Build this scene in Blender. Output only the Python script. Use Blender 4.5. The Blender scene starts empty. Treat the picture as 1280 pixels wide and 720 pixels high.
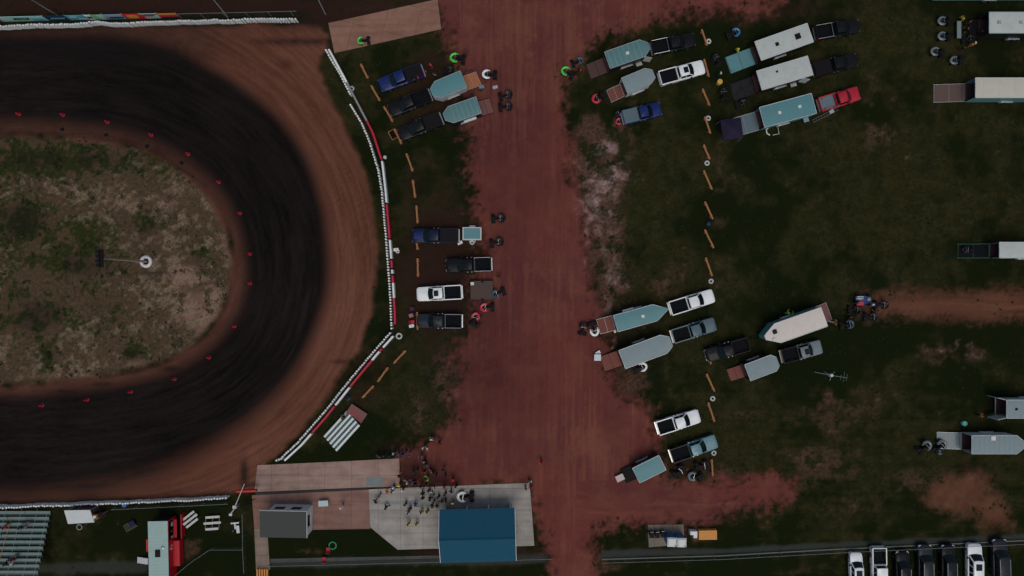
import bpy, bmesh, math, random
import numpy as np
from mathutils import Vector, Matrix
random.seed(7)
R = math.radians
PI = math.pi
scene = bpy.context.scene
C = scene.collection

# ---------------------------------------------------------------- camera, light, exposure
CAM_H = 92.0
S = 138.0 / 1280.0
cd = bpy.data.cameras.new('camera'); cam = bpy.data.objects.new('camera', cd); C.objects.link(cam)
cam.location = (0, 0, CAM_H); cam.rotation_euler = (0, 0, 0)
cd.sensor_width = 36; cd.lens = 36 * CAM_H / 138.0; cd.clip_start = 1; cd.clip_end = 6000
scene.camera = cam
w = bpy.data.worlds.new("World"); scene.world = w; w.use_nodes = True
nt = w.node_tree; bg = nt.nodes['Background']; sky = nt.nodes.new('ShaderNodeTexSky')
SUN_EL, SUN_AZ = 68, 168          # compass azimuth, clockwise from +Y
sky.sky_type = 'NISHITA'; sky.sun_disc = False; sky.sun_elevation = R(SUN_EL); sky.sun_rotation = R(SUN_AZ)
sky.air_density = 1.0; sky.dust_density = 4.0; sky.ozone_density = 1.0
nt.links.new(sky.outputs[0], bg.inputs[0]); bg.inputs[1].default_value = 0.12
sd = bpy.data.lights.new('sun', 'SUN'); sun = bpy.data.objects.new('sun', sd); C.objects.link(sun)
sd.energy = 1.1; sd.angle = R(35); sd.color = (1, .95, .88)
sun.rotation_euler = (R(90 - SUN_EL), 0, R(180 - SUN_AZ))
scene.view_settings.view_transform = 'Standard'; scene.view_settings.look = 'None'
scene.view_settings.exposure = -0.52; scene.view_settings.gamma = 1
try: scene.view_settings.use_curve_mapping = False
except Exception: pass

def G(px, py, h=0.0):
    k = S * (CAM_H - h) / CAM_H
    return ((px - 640) * k, (360 - py) * k)

# ---------------------------------------------------------------- materials
def new_mat(name):
    m = bpy.data.materials.new(name); m.use_nodes = True
    return m, m.node_tree, m.node_tree.nodes['Principled BSDF']
MC = {}
def mat(name, col, rough=.6, metal=0., var=.15, scale=3., bump=0., coat=0., spec=None, dirt=0.):
    if name in MC: return MC[name]
    m, t, b = new_mat(name)
    n = t.nodes; l = t.links
    tc = n.new('ShaderNodeTexCoord')
    oi = n.new('ShaderNodeObjectInfo'); sc_ = n.new('ShaderNodeVectorMath'); sc_.operation = 'MULTIPLY_ADD'; sc_.inputs[1].default_value = (37, 53, 11)
    l.new(oi.outputs['Random'], sc_.inputs[0]); l.new(tc.outputs['Object'], sc_.inputs[2])
    ns = n.new('ShaderNodeTexNoise'); ns.inputs['Scale'].default_value = scale; ns.inputs['Detail'].default_value = 6; ns.inputs['Roughness'].default_value = .62
    l.new(sc_.outputs[0], ns.inputs['Vector'])
    mx = n.new('ShaderNodeMix'); mx.data_type = 'RGBA'
    mx.inputs[6].default_value = tuple(min(1, c * (1 - var)) for c in col) + (1,)
    mx.inputs[7].default_value = tuple(min(1, c * (1 + var)) for c in col) + (1,)
    l.new(ns.outputs[0], mx.inputs[0])
    out = mx.outputs[2]
    if dirt:
        n2 = n.new('ShaderNodeTexNoise'); n2.inputs['Scale'].default_value = 1.1; n2.inputs['Detail'].default_value = 8; n2.inputs['Roughness'].default_value = .7
        l.new(sc_.outputs[0], n2.inputs['Vector'])
        cr = n.new('ShaderNodeMapRange'); cr.inputs[1].default_value = .45; cr.inputs[2].default_value = .75; cr.inputs[4].default_value = dirt
        l.new(n2.outputs[0], cr.inputs[0])
        m2 = n.new('ShaderNodeMix'); m2.data_type = 'RGBA'; m2.inputs[7].default_value = (.16, .09, .07, 1)
        l.new(cr.outputs[0], m2.inputs[0]); l.new(out, m2.inputs[6]); out = m2.outputs[2]
    l.new(out, b.inputs['Base Color'])
    b.inputs['Roughness'].default_value = rough; b.inputs['Metallic'].default_value = metal
    if coat: b.inputs['Coat Weight'].default_value = coat; b.inputs['Coat Roughness'].default_value = .08
    if spec is None: spec = (.10 if max(col) < .03 else .2 if max(col) < .12 else .4)
    b.inputs['Specular IOR Level'].default_value = spec
    if bump:
        bp = n.new('ShaderNodeBump'); bp.inputs['Strength'].default_value = bump; bp.inputs['Distance'].default_value = .02
        l.new(ns.outputs[0], bp.inputs['Height']); l.new(bp.outputs[0], b.inputs['Normal'])
    MC[name] = m
    return m
# every roof and hood carries its own dust pattern: object coordinates are shifted by a random offset
def paint(name, col):
    k = min(1, max(col)/.3)
    return mat('paint_' + name, col, .35, 0, .05, 2, coat=.06+.3*k, dirt=.03+.17*k)
P_WHITE = paint('white', (.80, .84, .82)); P_BLACK = paint('black', (.008, .009, .011)); P_BLUE = paint('blue', (.006, .02, .11))
P_NAVY = paint('navy', (.006, .013, .035)); P_RED = paint('red', (.42, .006, .02)); P_SILVER = paint('silver', (.16, .2, .215))
P_TEAL = paint('teal', (.12, .25, .28)); P_SLATE = paint('slate', (.08, .13, .15)); P_DARKGREY = paint('dark_grey', (.02, .024, .028))
GLASS = mat('dark_glass', (.004, .010, .012), .08, 0, .05, 2, spec=.22)
RUBBER = mat('rubber', (.009, .009, .01), .8, 0, .2, 12)
RIM = mat('alloy', (.2, .2, .21), .4, .8, .1, 8)
BLACKPL = mat('black_plastic', (.008, .008, .009), .6, 0, .2, 9)
LINER = mat('bed_liner', (.005, .006, .008), .8, 0, .3, 9)
CHROME = mat('chrome', (.5, .52, .53), .25, .9, .1, 4)
ALU = mat('aluminium', (.42, .46, .47), .45, .6, .15, 4, dirt=.15)
LAMP_R = mat('tail_lamp', (.3, .01, .01), .25); LAMP_W = mat('head_lamp', (.5, .55, .55), .15, 0, .05, 3, coat=.5)
T_TEAL = mat('trailer_roof_teal', (.08, .225, .24), .5, 0, .1, 1.2, dirt=.12)
T_GREEN = mat('trailer_roof_sea_green', (.075, .19, .19), .5, 0, .12, 1.2, dirt=.15)
T_WHITE = mat('trailer_roof_white', (.45, .50, .46), .55, 0, .08, 1.2, dirt=.2)
T_BEIGE = mat('trailer_roof_beige', (.62, .575, .51), .55, 0, .06, 1.2, dirt=.12)
T_GREY = mat('trailer_roof_grey', (.19, .26, .27), .55, 0, .1, 1.2, dirt=.15)
W_WHITE = mat('trailer_wall_white', (.5, .54, .54), .4, 0, .08, 1.5, dirt=.2)
W_BLACK = mat('trailer_wall_black', (.012, .013, .015), .4, 0, .1, 1.5, dirt=.15)
W_TEAL = mat('trailer_wall_teal', (.1, .24, .24), .4, 0, .1, 1.5)
def wood(name, col, sc=5):
    if name in MC: return MC[name]
    m, t, b = new_mat(name); n = t.nodes; l = t.links
    tc = n.new('ShaderNodeTexCoord'); mp = n.new('ShaderNodeMapping'); mp.inputs['Scale'].default_value = (.6, 5, 5)
    l.new(tc.outputs['Object'], mp.inputs[0])
    ns = n.new('ShaderNodeTexNoise'); ns.inputs['Scale'].default_value = sc; ns.inputs['Detail'].default_value = 8; l.new(mp.outputs[0], ns.inputs['Vector'])
    mx = n.new('ShaderNodeMix'); mx.data_type = 'RGBA'
    mx.inputs[6].default_value = tuple(c * .55 for c in col) + (1,); mx.inputs[7].default_value = tuple(min(1, c * 1.4) for c in col) + (1,)
    l.new(ns.outputs[0], mx.inputs[0]); l.new(mx.outputs[2], b.inputs['Base Color']); b.inputs['Roughness'].default_value = .8
    bp = n.new('ShaderNodeBump'); bp.inputs['Strength'].default_value = .4; l.new(ns.outputs[0], bp.inputs['Height']); l.new(bp.outputs[0], b.inputs['Normal'])
    MC[name] = m; return m
WOOD_DK = wood('ramp_wood_dark', (.07, .03, .028)); WOOD_RED = wood('ramp_wood_red', (.17, .05, .035)); WOOD_OR = wood('ramp_wood_orange', (.36, .13, .05))
WOOD_PK = wood('ramp_wood_pink', (.16, .07, .06)); LOG = wood('log_wood', (.33, .145, .05)); WOOD_YL = wood('wood_yellow', (.62, .27, .06))

# ---------------------------------------------------------------- mesh helper
class MB:
    def __init__(s): s.bm = bmesh.new()
    def _mi(s, faces, mi):
        for f in faces: f.material_index = mi
    def box(s, x0, x1, y0, y1, z0, z1, mi=0, M=None):
        vs = [s.bm.verts.new(v) for v in ((x0,y0,z0),(x1,y0,z0),(x1,y1,z0),(x0,y1,z0),(x0,y0,z1),(x1,y0,z1),(x1,y1,z1),(x0,y1,z1))]
        if M is not None:
            for v in vs: v.co = M @ v.co
        fs = [s.bm.faces.new([vs[i] for i in f]) for f in ((3,2,1,0),(4,5,6,7),(0,1,5,4),(1,2,6,5),(2,3,7,6),(3,0,4,7))]
        s._mi(fs, mi); return s
    def prism(s, poly, z0, z1, mi=0):
        if callable(z0): b = [s.bm.verts.new((x, y, z0(x, y))) for x, y in poly]
        else: b = [s.bm.verts.new((x, y, z0)) for x, y in poly]
        if callable(z1): t = [s.bm.verts.new((x, y, z1(x, y))) for x, y in poly]
        else: t = [s.bm.verts.new((x, y, z1)) for x, y in poly]
        n = len(poly); fs = [s.bm.faces.new(b[::-1]), s.bm.faces.new(t)]
        for i in range(n): fs.append(s.bm.faces.new((b[i], b[(i+1)%n], t[(i+1)%n], t[i])))
        s._mi(fs, mi); return s
    def loft(s, rings, mi=0, cap=True, closed=True):
        vr = [[s.bm.verts.new(p) for p in r] for r in rings]; n = len(vr[0]); fs = []
        for a, b in zip(vr, vr[1:]):
            for i in range(n if closed else n - 1):
                j = (i + 1) % n; fs.append(s.bm.faces.new((a[i], a[j], b[j], b[i])))
        if cap and closed: fs.append(s.bm.faces.new(vr[0][::-1])); fs.append(s.bm.faces.new(vr[-1]))
        s._mi(fs, mi); return s
    def tube(s, pts, r, n=8, mi=0, cap=True):
        pts = [Vector(p) for p in pts]; rs = r if isinstance(r, (list, tuple)) else [r] * len(pts); rings = []
        for i, p in enumerate(pts):
            d = (pts[min(i+1, len(pts)-1)] - pts[max(i-1, 0)]).normalized()
            up = Vector((0, 0, 1)) if abs(d.z) < .9 else Vector((1, 0, 0))
            a = d.cross(up).normalized(); b = d.cross(a).normalized()
            rings.append([p + (a * math.cos(2*PI*k/n) + b * math.sin(2*PI*k/n)) * rs[i] for k in range(n)])
        return s.loft(rings, mi, cap)
    def lathe(s, prof, n=16, mi=0, M=None, cap=True):
        rings = []
        for r, z in prof:
            ring = [Vector((r * math.cos(2*PI*k/n), r * math.sin(2*PI*k/n), z)) for k in range(n)]
            rings.append([M @ v for v in ring] if M is not None else ring)
        return s.loft(rings, mi, cap)
    def ring(s, r, rr, z, n=20, m=8, mi=0, M=None, a0=0, a1=2*PI, sz=1.):
        full = abs(a1 - a0 - 2*PI) < 1e-5; k = n if full else n + 1; vr = []
        for i in range(k):
            a = a0 + (a1 - a0) * i / n; row = []
            for j in range(m):
                b = 2*PI*j/m; q = Vector(((r + rr*math.cos(b))*math.cos(a), (r + rr*math.cos(b))*math.sin(a), z + rr*sz*math.sin(b)))
                row.append(s.bm.verts.new(M @ q if M is not None else q))
            vr.append(row)
        fs = []
        for i in range(k if full else k - 1):
            A, B = vr[i], vr[(i+1) % k]
            for j in range(m): fs.append(s.bm.faces.new((A[j], B[j], B[(j+1)%m], A[(j+1)%m])))
        if not full: fs.append(s.bm.faces.new(vr[0][::-1])); fs.append(s.bm.faces.new(vr[-1]))
        s._mi(fs, mi); return s
    def patch(s, b, t, u0=.05, u1=.95, v0=.08, v1=.92, off=.006, mi=0):
        # b, t: bottom and top polylines, same count; a panel set just proud of the surface between them
        b = [Vector(p) for p in b]; t = [Vector(p) for p in t]; n = len(b) - 1
        def at(line, u):
            f = u * n; i = min(int(f), n - 1); return line[i].lerp(line[i+1], f - i)
        k = max(1, n); rows = []
        for iv in range(2):
            v = v0 if iv == 0 else v1
            rows.append([at(b, u0 + (u1-u0)*i/k).lerp(at(t, u0 + (u1-u0)*i/k), v) for i in range(k + 1)])
        nrm = (rows[0][-1] - rows[0][0]).cross(rows[1][0] - rows[0][0]).normalized() * off
        vr = [[s.bm.verts.new(p + nrm) for p in r] for r in rows]
        fs = [s.bm.faces.new((vr[0][i], vr[0][i+1], vr[1][i+1], vr[1][i])) for i in range(k)]
        s._mi(fs, mi); return s
    def mesh(s, name, mats, smooth=False, bevel=0):
        if bevel:
            es = [e for e in s.bm.edges if len(e.link_faces) == 2 and e.calc_face_angle(0) > .6]
            if es: bmesh.ops.bevel(s.bm, geom=es, offset=bevel, segments=2, affect='EDGES', clamp_overlap=True)
        bmesh.ops.recalc_face_normals(s.bm, faces=s.bm.faces[:]) if not getattr(s, 'keep', False) else None
        me = bpy.data.meshes.new(name); s.bm.to_mesh(me); s.bm.free()
        for m in (mats if isinstance(mats, (list, tuple)) else [mats]): me.materials.append(m)
        if smooth:
            for p in me.polygons: p.use_smooth = True
            try: me.set_sharp_from_angle(angle=R(35))
            except Exception: pass
        return me
    def build(s, name, mats, parent=None, smooth=False, bevel=0, loc=None, rz=0):
        return link(name, s.mesh(name, mats, smooth, bevel), parent, loc, rz)
def link(name, me, parent=None, loc=None, rz=0, rot=None):
    o = bpy.data.objects.new(name, me); C.objects.link(o)
    if parent is not None: o.parent = parent
    if loc is not None: o.location = loc
    if rot is not None: o.rotation_euler = rot
    elif rz: o.rotation_euler = (0, 0, rz)
    return o
def tag(o, label, cat, group=None):
    o['label'] = label; o['category'] = cat
    if group: o['group'] = group
    return o
def thing(name, label, cat, xy, rz=0, group=None, z=0):
    o = bpy.data.objects.new(name, None); C.objects.link(o); o.empty_display_size = .3
    o.location = (xy[0], xy[1], z); o.rotation_euler = (0, 0, rz)
    return tag(o, label, cat, group)
def struct(o): o['kind'] = 'structure'; return o
def dup(root, xy, rz, label, group=None, z=0, cat=None):
    r = root.copy(); C.objects.link(r); r.location = (xy[0], xy[1], z); r.rotation_euler = (0, 0, rz); r['label'] = label
    if group: r['group'] = group
    for ch in list(root.children):
        c = ch.copy(); C.objects.link(c); c.parent = r
        for g in ch.children:
            d = g.copy(); C.objects.link(d); d.parent = c
    return r
def heading(a, b):  # world angle of a->b given in picture points
    return math.atan2(-(b[1]-a[1]), b[0]-a[0])
def mid(a, b, h=0): return G((a[0]+b[0])/2, (a[1]+b[1])/2, h)
def plen(a, b, h=0): return math.hypot(a[0]-b[0], a[1]-b[1]) * S * (CAM_H-h)/CAM_H

# ---------------------------------------------------------------- numpy noise
def _hash(ix, iy, seed):
    h = (ix.astype(np.int64) * 374761393 + iy.astype(np.int64) * 668265263 + seed * 1442695041) & 0xffffffff
    h = ((h ^ (h >> 13)) * 1274126177) & 0xffffffff
    h = h ^ (h >> 16)
    return (h & 0xffffff) / float(0xffffff)
def vnoise(x, y, seed=0):
    ix = np.floor(x); iy = np.floor(y); fx = x - ix; fy = y - iy
    fx = fx*fx*(3-2*fx); fy = fy*fy*(3-2*fy)
    a = _hash(ix, iy, seed); b = _hash(ix+1, iy, seed); c = _hash(ix, iy+1, seed); d = _hash(ix+1, iy+1, seed)
    return (a*(1-fx)+b*fx)*(1-fy) + (c*(1-fx)+d*fx)*fy
def fbm(x, y, seed=0, o=4, g=.55):
    s = 0; a = 1; t = 0
    for i in range(o):
        s = s + a * vnoise(x, y, seed + i*17); t += a; a *= g; x = x*2.03 + 3.1; y = y*2.03 + 1.7
    return s / t
def sst(a, b, x):
    t = np.clip((x - a) / (b - a), 0, 1); return t*t*(3-2*t)
def sdf(X, Y, poly):  # positive inside, metres; poly in picture px
    P = [G(*p) for p in poly]; n = len(P); d = np.full(X.shape, 1e9); ins = np.zeros(X.shape, bool)
    for i in range(n):
        ax, ay = P[i]; bx, by = P[(i+1) % n]; ex, ey = bx-ax, by-ay
        t = np.clip(((X-ax)*ex + (Y-ay)*ey) / (ex*ex+ey*ey+1e-12), 0, 1)
        d = np.minimum(d, (X-ax-t*ex)**2 + (Y-ay-t*ey)**2)
        c = (ay > Y) != (by > Y)
        ins ^= c & (X < (bx-ax) * (Y-ay) / ((by-ay) if by != ay else 1e-9) + ax)
    d = np.sqrt(d); return np.where(ins, d, -d)
def smoothpoly(p, it=2):
    for _ in range(it):
        q = []
        for i in range(len(p)):
            a, b = p[i], p[(i+1) % len(p)]
            q += [(a[0]*.75+b[0]*.25, a[1]*.75+b[1]*.25), (a[0]*.25+b[0]*.75, a[1]*.25+b[1]*.75)]
        p = q
    return p

# ---------------------------------------------------------------- ground
FARL = -700
TRACK_OUT = smoothpoly([(FARL,46),(60,44),(150,44),(218,58),(270,88),(320,122),(360,158),(392,215),(408,280),(412,330),(408,378),(392,420),(362,475),(320,522),(260,562),(190,596),(100,613),(0,619),(FARL,619)])
TRACK_IN = smoothpoly([(FARL,145),(0,145),(90,148),(150,156),(200,172),(252,205),(287,245),(305,290),(311,335),(307,378),(288,415),(260,443),(218,468),(160,483),(90,492),(0,500),(FARL,500)])
INFIELD = smoothpoly([(FARL,168),(0,168),(90,172),(165,182),(215,203),(255,238),(280,275),(291,320),(289,360),(272,400),(240,436),(190,458),(110,474),(0,484),(FARL,484)])
DIRT_OUT = smoothpoly([(FARL,38),(0,40),(150,34),(375,30),(410,36),(412,62),(400,75),(396,90),(425,145),(452,200),(467,262),(472,330),(466,385),(450,435),(415,485),(383,530),(350,568),(330,582),(318,600),(318,615),(280,618),(150,626),(0,630),(FARL,630)], 1)
ROAD = [(540,-200),(548,0),(553,38),(572,60),(585,120),(588,190),(592,250),(600,300),(598,350),(590,395),(575,425),(572,470),(566,520),(545,543),(505,560),(495,575),(500,607),(560,612),(662,602),(672,640),(682,690),(690,720),(692,900),(738,900),(737,720),(742,690),(750,665),(775,650),(830,652),(862,658),(900,646),(950,636),(990,622),(986,600),(960,594),(900,600),(870,605),(835,602),(822,565),(820,520),(800,505),(780,490),(762,455),(757,420),(748,390),(741,350),(735,300),(727,260),(717,220),(712,180),(704,140),(697,110),(706,85),(735,58),(780,35),(840,18),(960,6),(1000,-30),(1000,-200)]
PATH_R = [(1085,366),(1130,362),(1190,364),(1280,362),(1700,360),(1700,404),(1280,400),(1200,402),(1120,398),(1092,395)]
PATCH = [(1150,622),(1185,596),(1235,592),(1240,620),(1262,640),(1268,662),(1235,664),(1228,645),(1190,640),(1160,635)]
GRAVEL_R = [(752,688),(900,686),(1100,676),(1280,668),(1700,655),(1700,664),(1280,674),(1050,684),(900,693),(752,697)]
GRAVEL_L = [(337,700),(450,697),(560,696),(685,692),(685,704),(560,706),(337,710)]
PATH_BL = [(0,707),(185,702),(185,716),(0,716)]
def blobs(X, Y, L):
    m = np.zeros(X.shape)
    for px, py, rx, ry, a in L:
        cx, cy = G(px, py); q = ((X-cx)/(rx*S))**2 + ((Y-cy)/(ry*S))**2
        m = np.maximum(m, a*np.exp(-q))
    return m
xs = np.arange(-76, 76.01, .22); ys = np.arange(-45, 45.01, .22)
def ext(v):
    o = []; d = .5; p = v[-1]
    while p < 2500: p += d; d *= 1.13; o.append(p)
    o = np.array(o); return np.concatenate([-o[::-1], v, o])
gx = ext(xs); gy = ext(ys); NX, NY = len(gx), len(gy)
X, Y = np.meshgrid(gx, gy)
n1 = fbm(X*.35, Y*.35, 1, 5); n2 = fbm(X*1.3, Y*1.3, 5, 4); n3 = fbm(X*.09, Y*.09, 9, 4); n4 = fbm(X*3.1, Y*3.1, 11, 2)
dTo, dTi, dIn, dDo = sdf(X,Y,TRACK_OUT), sdf(X,Y,TRACK_IN), sdf(X,Y,INFIELD), sdf(X,Y,DIRT_OUT)
dR = sdf(X,Y,ROAD); dP = sdf(X,Y,PATH_R); dPa = sdf(X,Y,smoothpoly(PATCH,1))
th = np.arctan2(Y - 3.0, X + 75)
streak = fbm(dTi*2.2 + n1*1.0, th*7, 21, 4, .7); streak = .6*streak + .4*fbm(dTi*6 + n2*.8, th*16, 23, 3, .7)
streak2 = fbm(dTi*.7, th*4, 31, 3)
edge = (n1-.5)*1.4 + (n2-.5)*.5
fout = (streak-.5)*3.2
bot = sst(-12,-34,X)*sst(-8,-20,Y)
track = sst(-1.3, 1.1, (dTo + fout*(.5+.8*bot))/(1+.9*bot)) * sst(-1.6, .7, -dTi + fout*.6)
tan = sst(-.5, .5, dDo + edge*.8) * sst(-.5, .6, -dIn + edge*1.2) * (1 - 0*track)
infld = sst(-.6, .6, dIn + edge*1.2)
red = sst(-1.5, 1.2, dR + edge*2.3 + (n4-.5)*2.2 + (n2-.5)*2.4)
tan = np.maximum(tan, .85*sst(-1.3,1.7, dP + edge*1.3 + (n4-.5)*1.6)); tan = np.maximum(tan, .72*sst(-1.2,1.6, dPa + edge*1.6 + (n4-.5)*1.4))
tanb = blobs(X, Y, [(255,385,36,40,1),(235,345,30,26,.8),(215,250,44,30,.6),(165,260,40,24,.5),(150,300,40,22,.35),(270,420,20,14,.7),(180,455,70,10,.7),(70,470,70,8,.6),(285,300,14,50,.7)])
lane = .65*fbm(X*4.5 + n1*2, Y*.12, 57, 3, .7) + .35*fbm(X*1.5 + n1*1.5, Y*.07, 51, 4, .65); lane2 = fbm(X*.07, Y*1.4+n1*1.2, 61, 4, .65)
# worn patches in grass (red-brown) and pale dust
wornb = blobs(X, Y, [(755,330,60,110,.62),(745,215,38,40,.95),(790,150,20,60,.7),(590,330,40,90,.55),(560,470,40,50,.7),(530,510,40,40,.55),(470,440,30,60,.35),
    (1110,160,35,60,.55),(1095,390,60,40,.6),(1190,440,50,26,.65),(1040,520,90,60,.55),(1010,580,90,50,.62),(900,590,60,26,.7),(930,570,50,40,.5),(1150,610,60,40,.6),(820,500,60,50,.5),
    (840,640,120,30,.5),(1060,640,90,36,.45),(790,480,30,60,.75),(590,120,14,100,.4),(520,240,14,90,.42),(480,120,16,70,.35),(1230,640,50,40,.5),(900,230,16,200,.42),(890,440,14,120,.4),
    (1060,690,60,14,.5),(760,712,20,10,.7),(1000,715,40,8,.5),(240,690,30,25,.6),(215,660,12,30,.5),(120,650,25,12,.5),(390,690,60,8,.5),(600,690,80,6,.8),(380,610,60,10,.4),(1090,160,22,70,.6),(770,270,40,120,.45),(720,60,40,30,.3),(900,20,160,14,.5),(460,15,90,16,.75),(200,8,260,12,.15)])
outg = 1 - np.maximum(np.maximum(red, tan), infld)
worn = sst(.36, .62, wornb*.75 + (n1-.5)*.9 + (n2-.5)*.5 + .04) * outg
worn = worn * (.25 + .6*sst(.25,.75, wornb))
strip = blobs(X, Y, [(722,215,16,70,1.1),(738,320,18,60,1.0),(750,385,16,40,.8),(735,175,30,40,.9),(745,225,40,45,1.25),(750,285,36,50,1.1),(765,345,34,50,.9),(780,380,24,30,.7),(780,480,26,40,1.0),(812,520,14,30,.8),(775,160,12,24,.9),(560,470,34,44,.85),(520,510,30,36,.7),(830,350,40,34,.55),(900,590,60,18,.6),(1060,545,120,34,.42),(1015,575,16,12,.9),(1170,610,50,34,.6),(930,518,34,10,.6),(1035,495,12,18,.7)])*outg
cl1 = fbm(X*.75, Y*.75, 211, 5, .6); clumpo = sst(.47, .56, cl1)
strip = sst(.34,.72, strip + (n1-.5)*.6 + (n2-.5)*.35)
worn = np.maximum(worn, strip)
pale = blobs(X, Y, [(752,222,30,32,1.0),(748,262,26,40,.8),(765,330,26,60,.55),(735,300,10,80,.5),(760,400,14,40,.45),(800,505,16,20,.4),(565,480,20,40,.3),(1125,165,20,30,.3),(760,190,20,20,.7),(1100,150,14,26,.35),(1195,435,30,20,.45),(1160,520,50,40,.1),(700,420,50,120,.12)])
pale = sst(.35,1.0, pale + (n1-.5)*.9 + (n2-.5)*.9) * (dR < 4) * (1 - .9*sst(.5,.62, fbm(X*.8,Y*.8,201,4)))
# infield mix
strw = blobs(X, Y, [(210,330,90,110,.9),(150,240,110,60,.75),(60,440,120,40,.7),(250,350,40,90,.95),(30,240,80,30,.7),(130,400,90,50,.6),(-100,330,120,130,.6)])
dark_in = blobs(X, Y, [(25,275,38,26,1.0),(45,395,42,30,.95),(110,330,50,22,.8),(60,200,110,20,.75),(185,280,22,16,.7),(250,320,14,14,.8),(60,445,12,12,.8),(165,443,12,8,.8),(110,300,30,30,.5),(130,385,40,30,.5)])
n6 = fbm((X+Y)*1.3 + n1*4, (X-Y)*.22, 191, 4, .6); n7 = fbm((X-Y*1.6)*1.1 + n1*4, (X*1.6+Y)*.18, 193, 4, .6)
n5 = fbm(X*.55 + n1*2, Y*.55, 171, 5, .6)
straw = infld * sst(.25,.85, strw*.62 + (n6-.5)*.9 + (n7-.5)*.8 + (n5-.5)*1.7 + (n2-.5)*.9 + (n4-.5)*.7 + .08 - dark_in*.8)
topg = blobs(X, Y, [(70,205,150,24,.35),(-60,220,150,60,.35),(250,310,16,14,.5),(185,275,26,14,.5),(265,335,20,14,.4),(60,440,20,16,.5),(165,440,14,10,.6),(110,300,40,34,.35),(20,300,60,60,.3)])
green = infld * sst(.36,.54, (n5-.5)*1.5 + (n2-.5)*1.1 + .36 - .16*tanb + .18*dark_in + topg - strw*.12)
redin = infld*np.clip(sst(.3,.8, tanb + (n5-.5)*.9)*.85, 0, 1) + 0*infld * sst(.5,.78, fbm(X*.2,Y*.2,77,4)*1.0 + .10 + (n2-.5)*.4 - dark_in*.3)
dry = outg * sst(.3,.8, fbm(X*.12,Y*.12,41,4)*1.5 - .3 + (n1-.5)*1.1 + (n2-.5)*.5 + .42*blobs(X,Y,[(805,250,80,260,1.1),(1000,590,300,80,1),(530,200,60,300,.7),(560,470,60,80,1.2),(1110,200,70,260,1.0)]) - .04 + .9*(lane2-.5)*sst(-8,-20,Y)*sst(10,25,X))
west = sst(45, 20, X)*0 + 1
gravel = np.maximum.reduce([sst(-.25,.25,sdf(X,Y,GRAVEL_R)+edge*.35), sst(-.3,.3,sdf(X,Y,GRAVEL_L)+edge*.5)*.9, .7*sst(-.4,.3,sdf(X,Y,PATH_BL)+edge*.5)])
# tyre lines & tonal variation on dirt
tone = np.where((dR > -1) & (Y < G(0,600)[1]) & (X > G(720,0)[0]), lane2, lane)
tone = np.where(dP > -3, lane2, tone); tone = np.where(dPa > -3, n2*.6+n1*.4, tone)
tone = np.where(dDo > -1, .5 + (streak-.5)*1.25, tone)
tone = np.where(dR > -2, .6*tone + .4*fbm(X*.5+n2*2.5, Y*.25, 301, 5, .65), tone)
tone = np.clip(.5 + (tone-.5)*1.6 + (n3-.5)*.9, 0, 1)
darkened = blobs(X, Y, [(305,590,5,20,1.0),(120,120,200,60,.2),(108,512,30,5,0),(128,480,18,5,1.0),(82,489,20,4,1.0),(212,461,24,7,.9),(600,460,60,80,.5),(575,380,30,60,.35),(655,230,30,70,.3),(780,440,30,40,.45),(525,588,30,18,.85),(545,600,30,16,.8),(640,200,60,160,.25),(370,30,60,10,.5),(380,52,70,5,.9),(360,80,10,6,.6),(425,452,12,3,.8),(194,341,16,2.5,.9)])  # damp soil, stripe by infield pole, and a post shadow painted by the sign
darkened = np.clip(darkened * (.6 + .8*n2), 0, 1)
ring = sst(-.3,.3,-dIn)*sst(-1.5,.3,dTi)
darkened = np.maximum(darkened, ring*(.46 + .30*sst(G(0,300)[1],G(0,200)[1],Y) + .3*(n2-.5)))
darkened = np.maximum(darkened, (dDo>-1)*.78*sst(G(0,95)[1],G(0,62)[1],Y)*sst(G(360,0)[0],G(210,0)[0],X)*(.7+.5*n2))
darkened = np.maximum(darkened, (dDo>-1)*.45*sst(G(0,590)[1],G(0,612)[1],Y)*sst(G(330,0)[0],G(60,0)[0],X))
darkened = np.maximum(darkened, .62*infld*sst(.3,.9, dark_in + (n1-.5)*.8))
Z = (n3-.5)*.06 + (n1-.5)*.02
Z -= .10*np.exp(-((dTi+.3)/1.0)**2)*0
Zs = sst(-3, 8, dTo) * 0
Z = np.where((np.abs(X) > 90) | (np.abs(Y) > 60), Z*1, Z)
green = np.maximum(green, outg*clumpo*sst(.05,.5,strip)*sst(-.5,1.0,-dR)*.95)
m1 = np.stack([track, tan, red, np.maximum(pale, 0)], -1).astype(np.float32)
m2 = np.stack([np.maximum(dry, 0), straw, gravel, tone], -1).astype(np.float32)
m3 = np.stack([green, redin, darkened, infld], -1).astype(np.float32)
mud = blobs(X, Y, [(550,330,75,120,1.0),(540,110,80,70,.75),(520,235,40,60,.6),(480,590,40,20,.6),(500,560,40,14,.7),(770,400,60,50,.5),(150,6,420,14,1.4),(480,22,140,14,1.3),(900,12,180,22,.8),(455,190,26,200,.35),(440,470,60,60,.6),(600,695,120,12,1.2),(860,585,60,30,.7),(1010,160,20,20,.5),(1220,585,60,20,.5)])
mud = outg*sst(.25,.95, mud + (n1-.5)*.6 + (n2-.5)*.4)
m4 = np.stack([worn, n1, mud, n3], -1).astype(np.float32)

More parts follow.
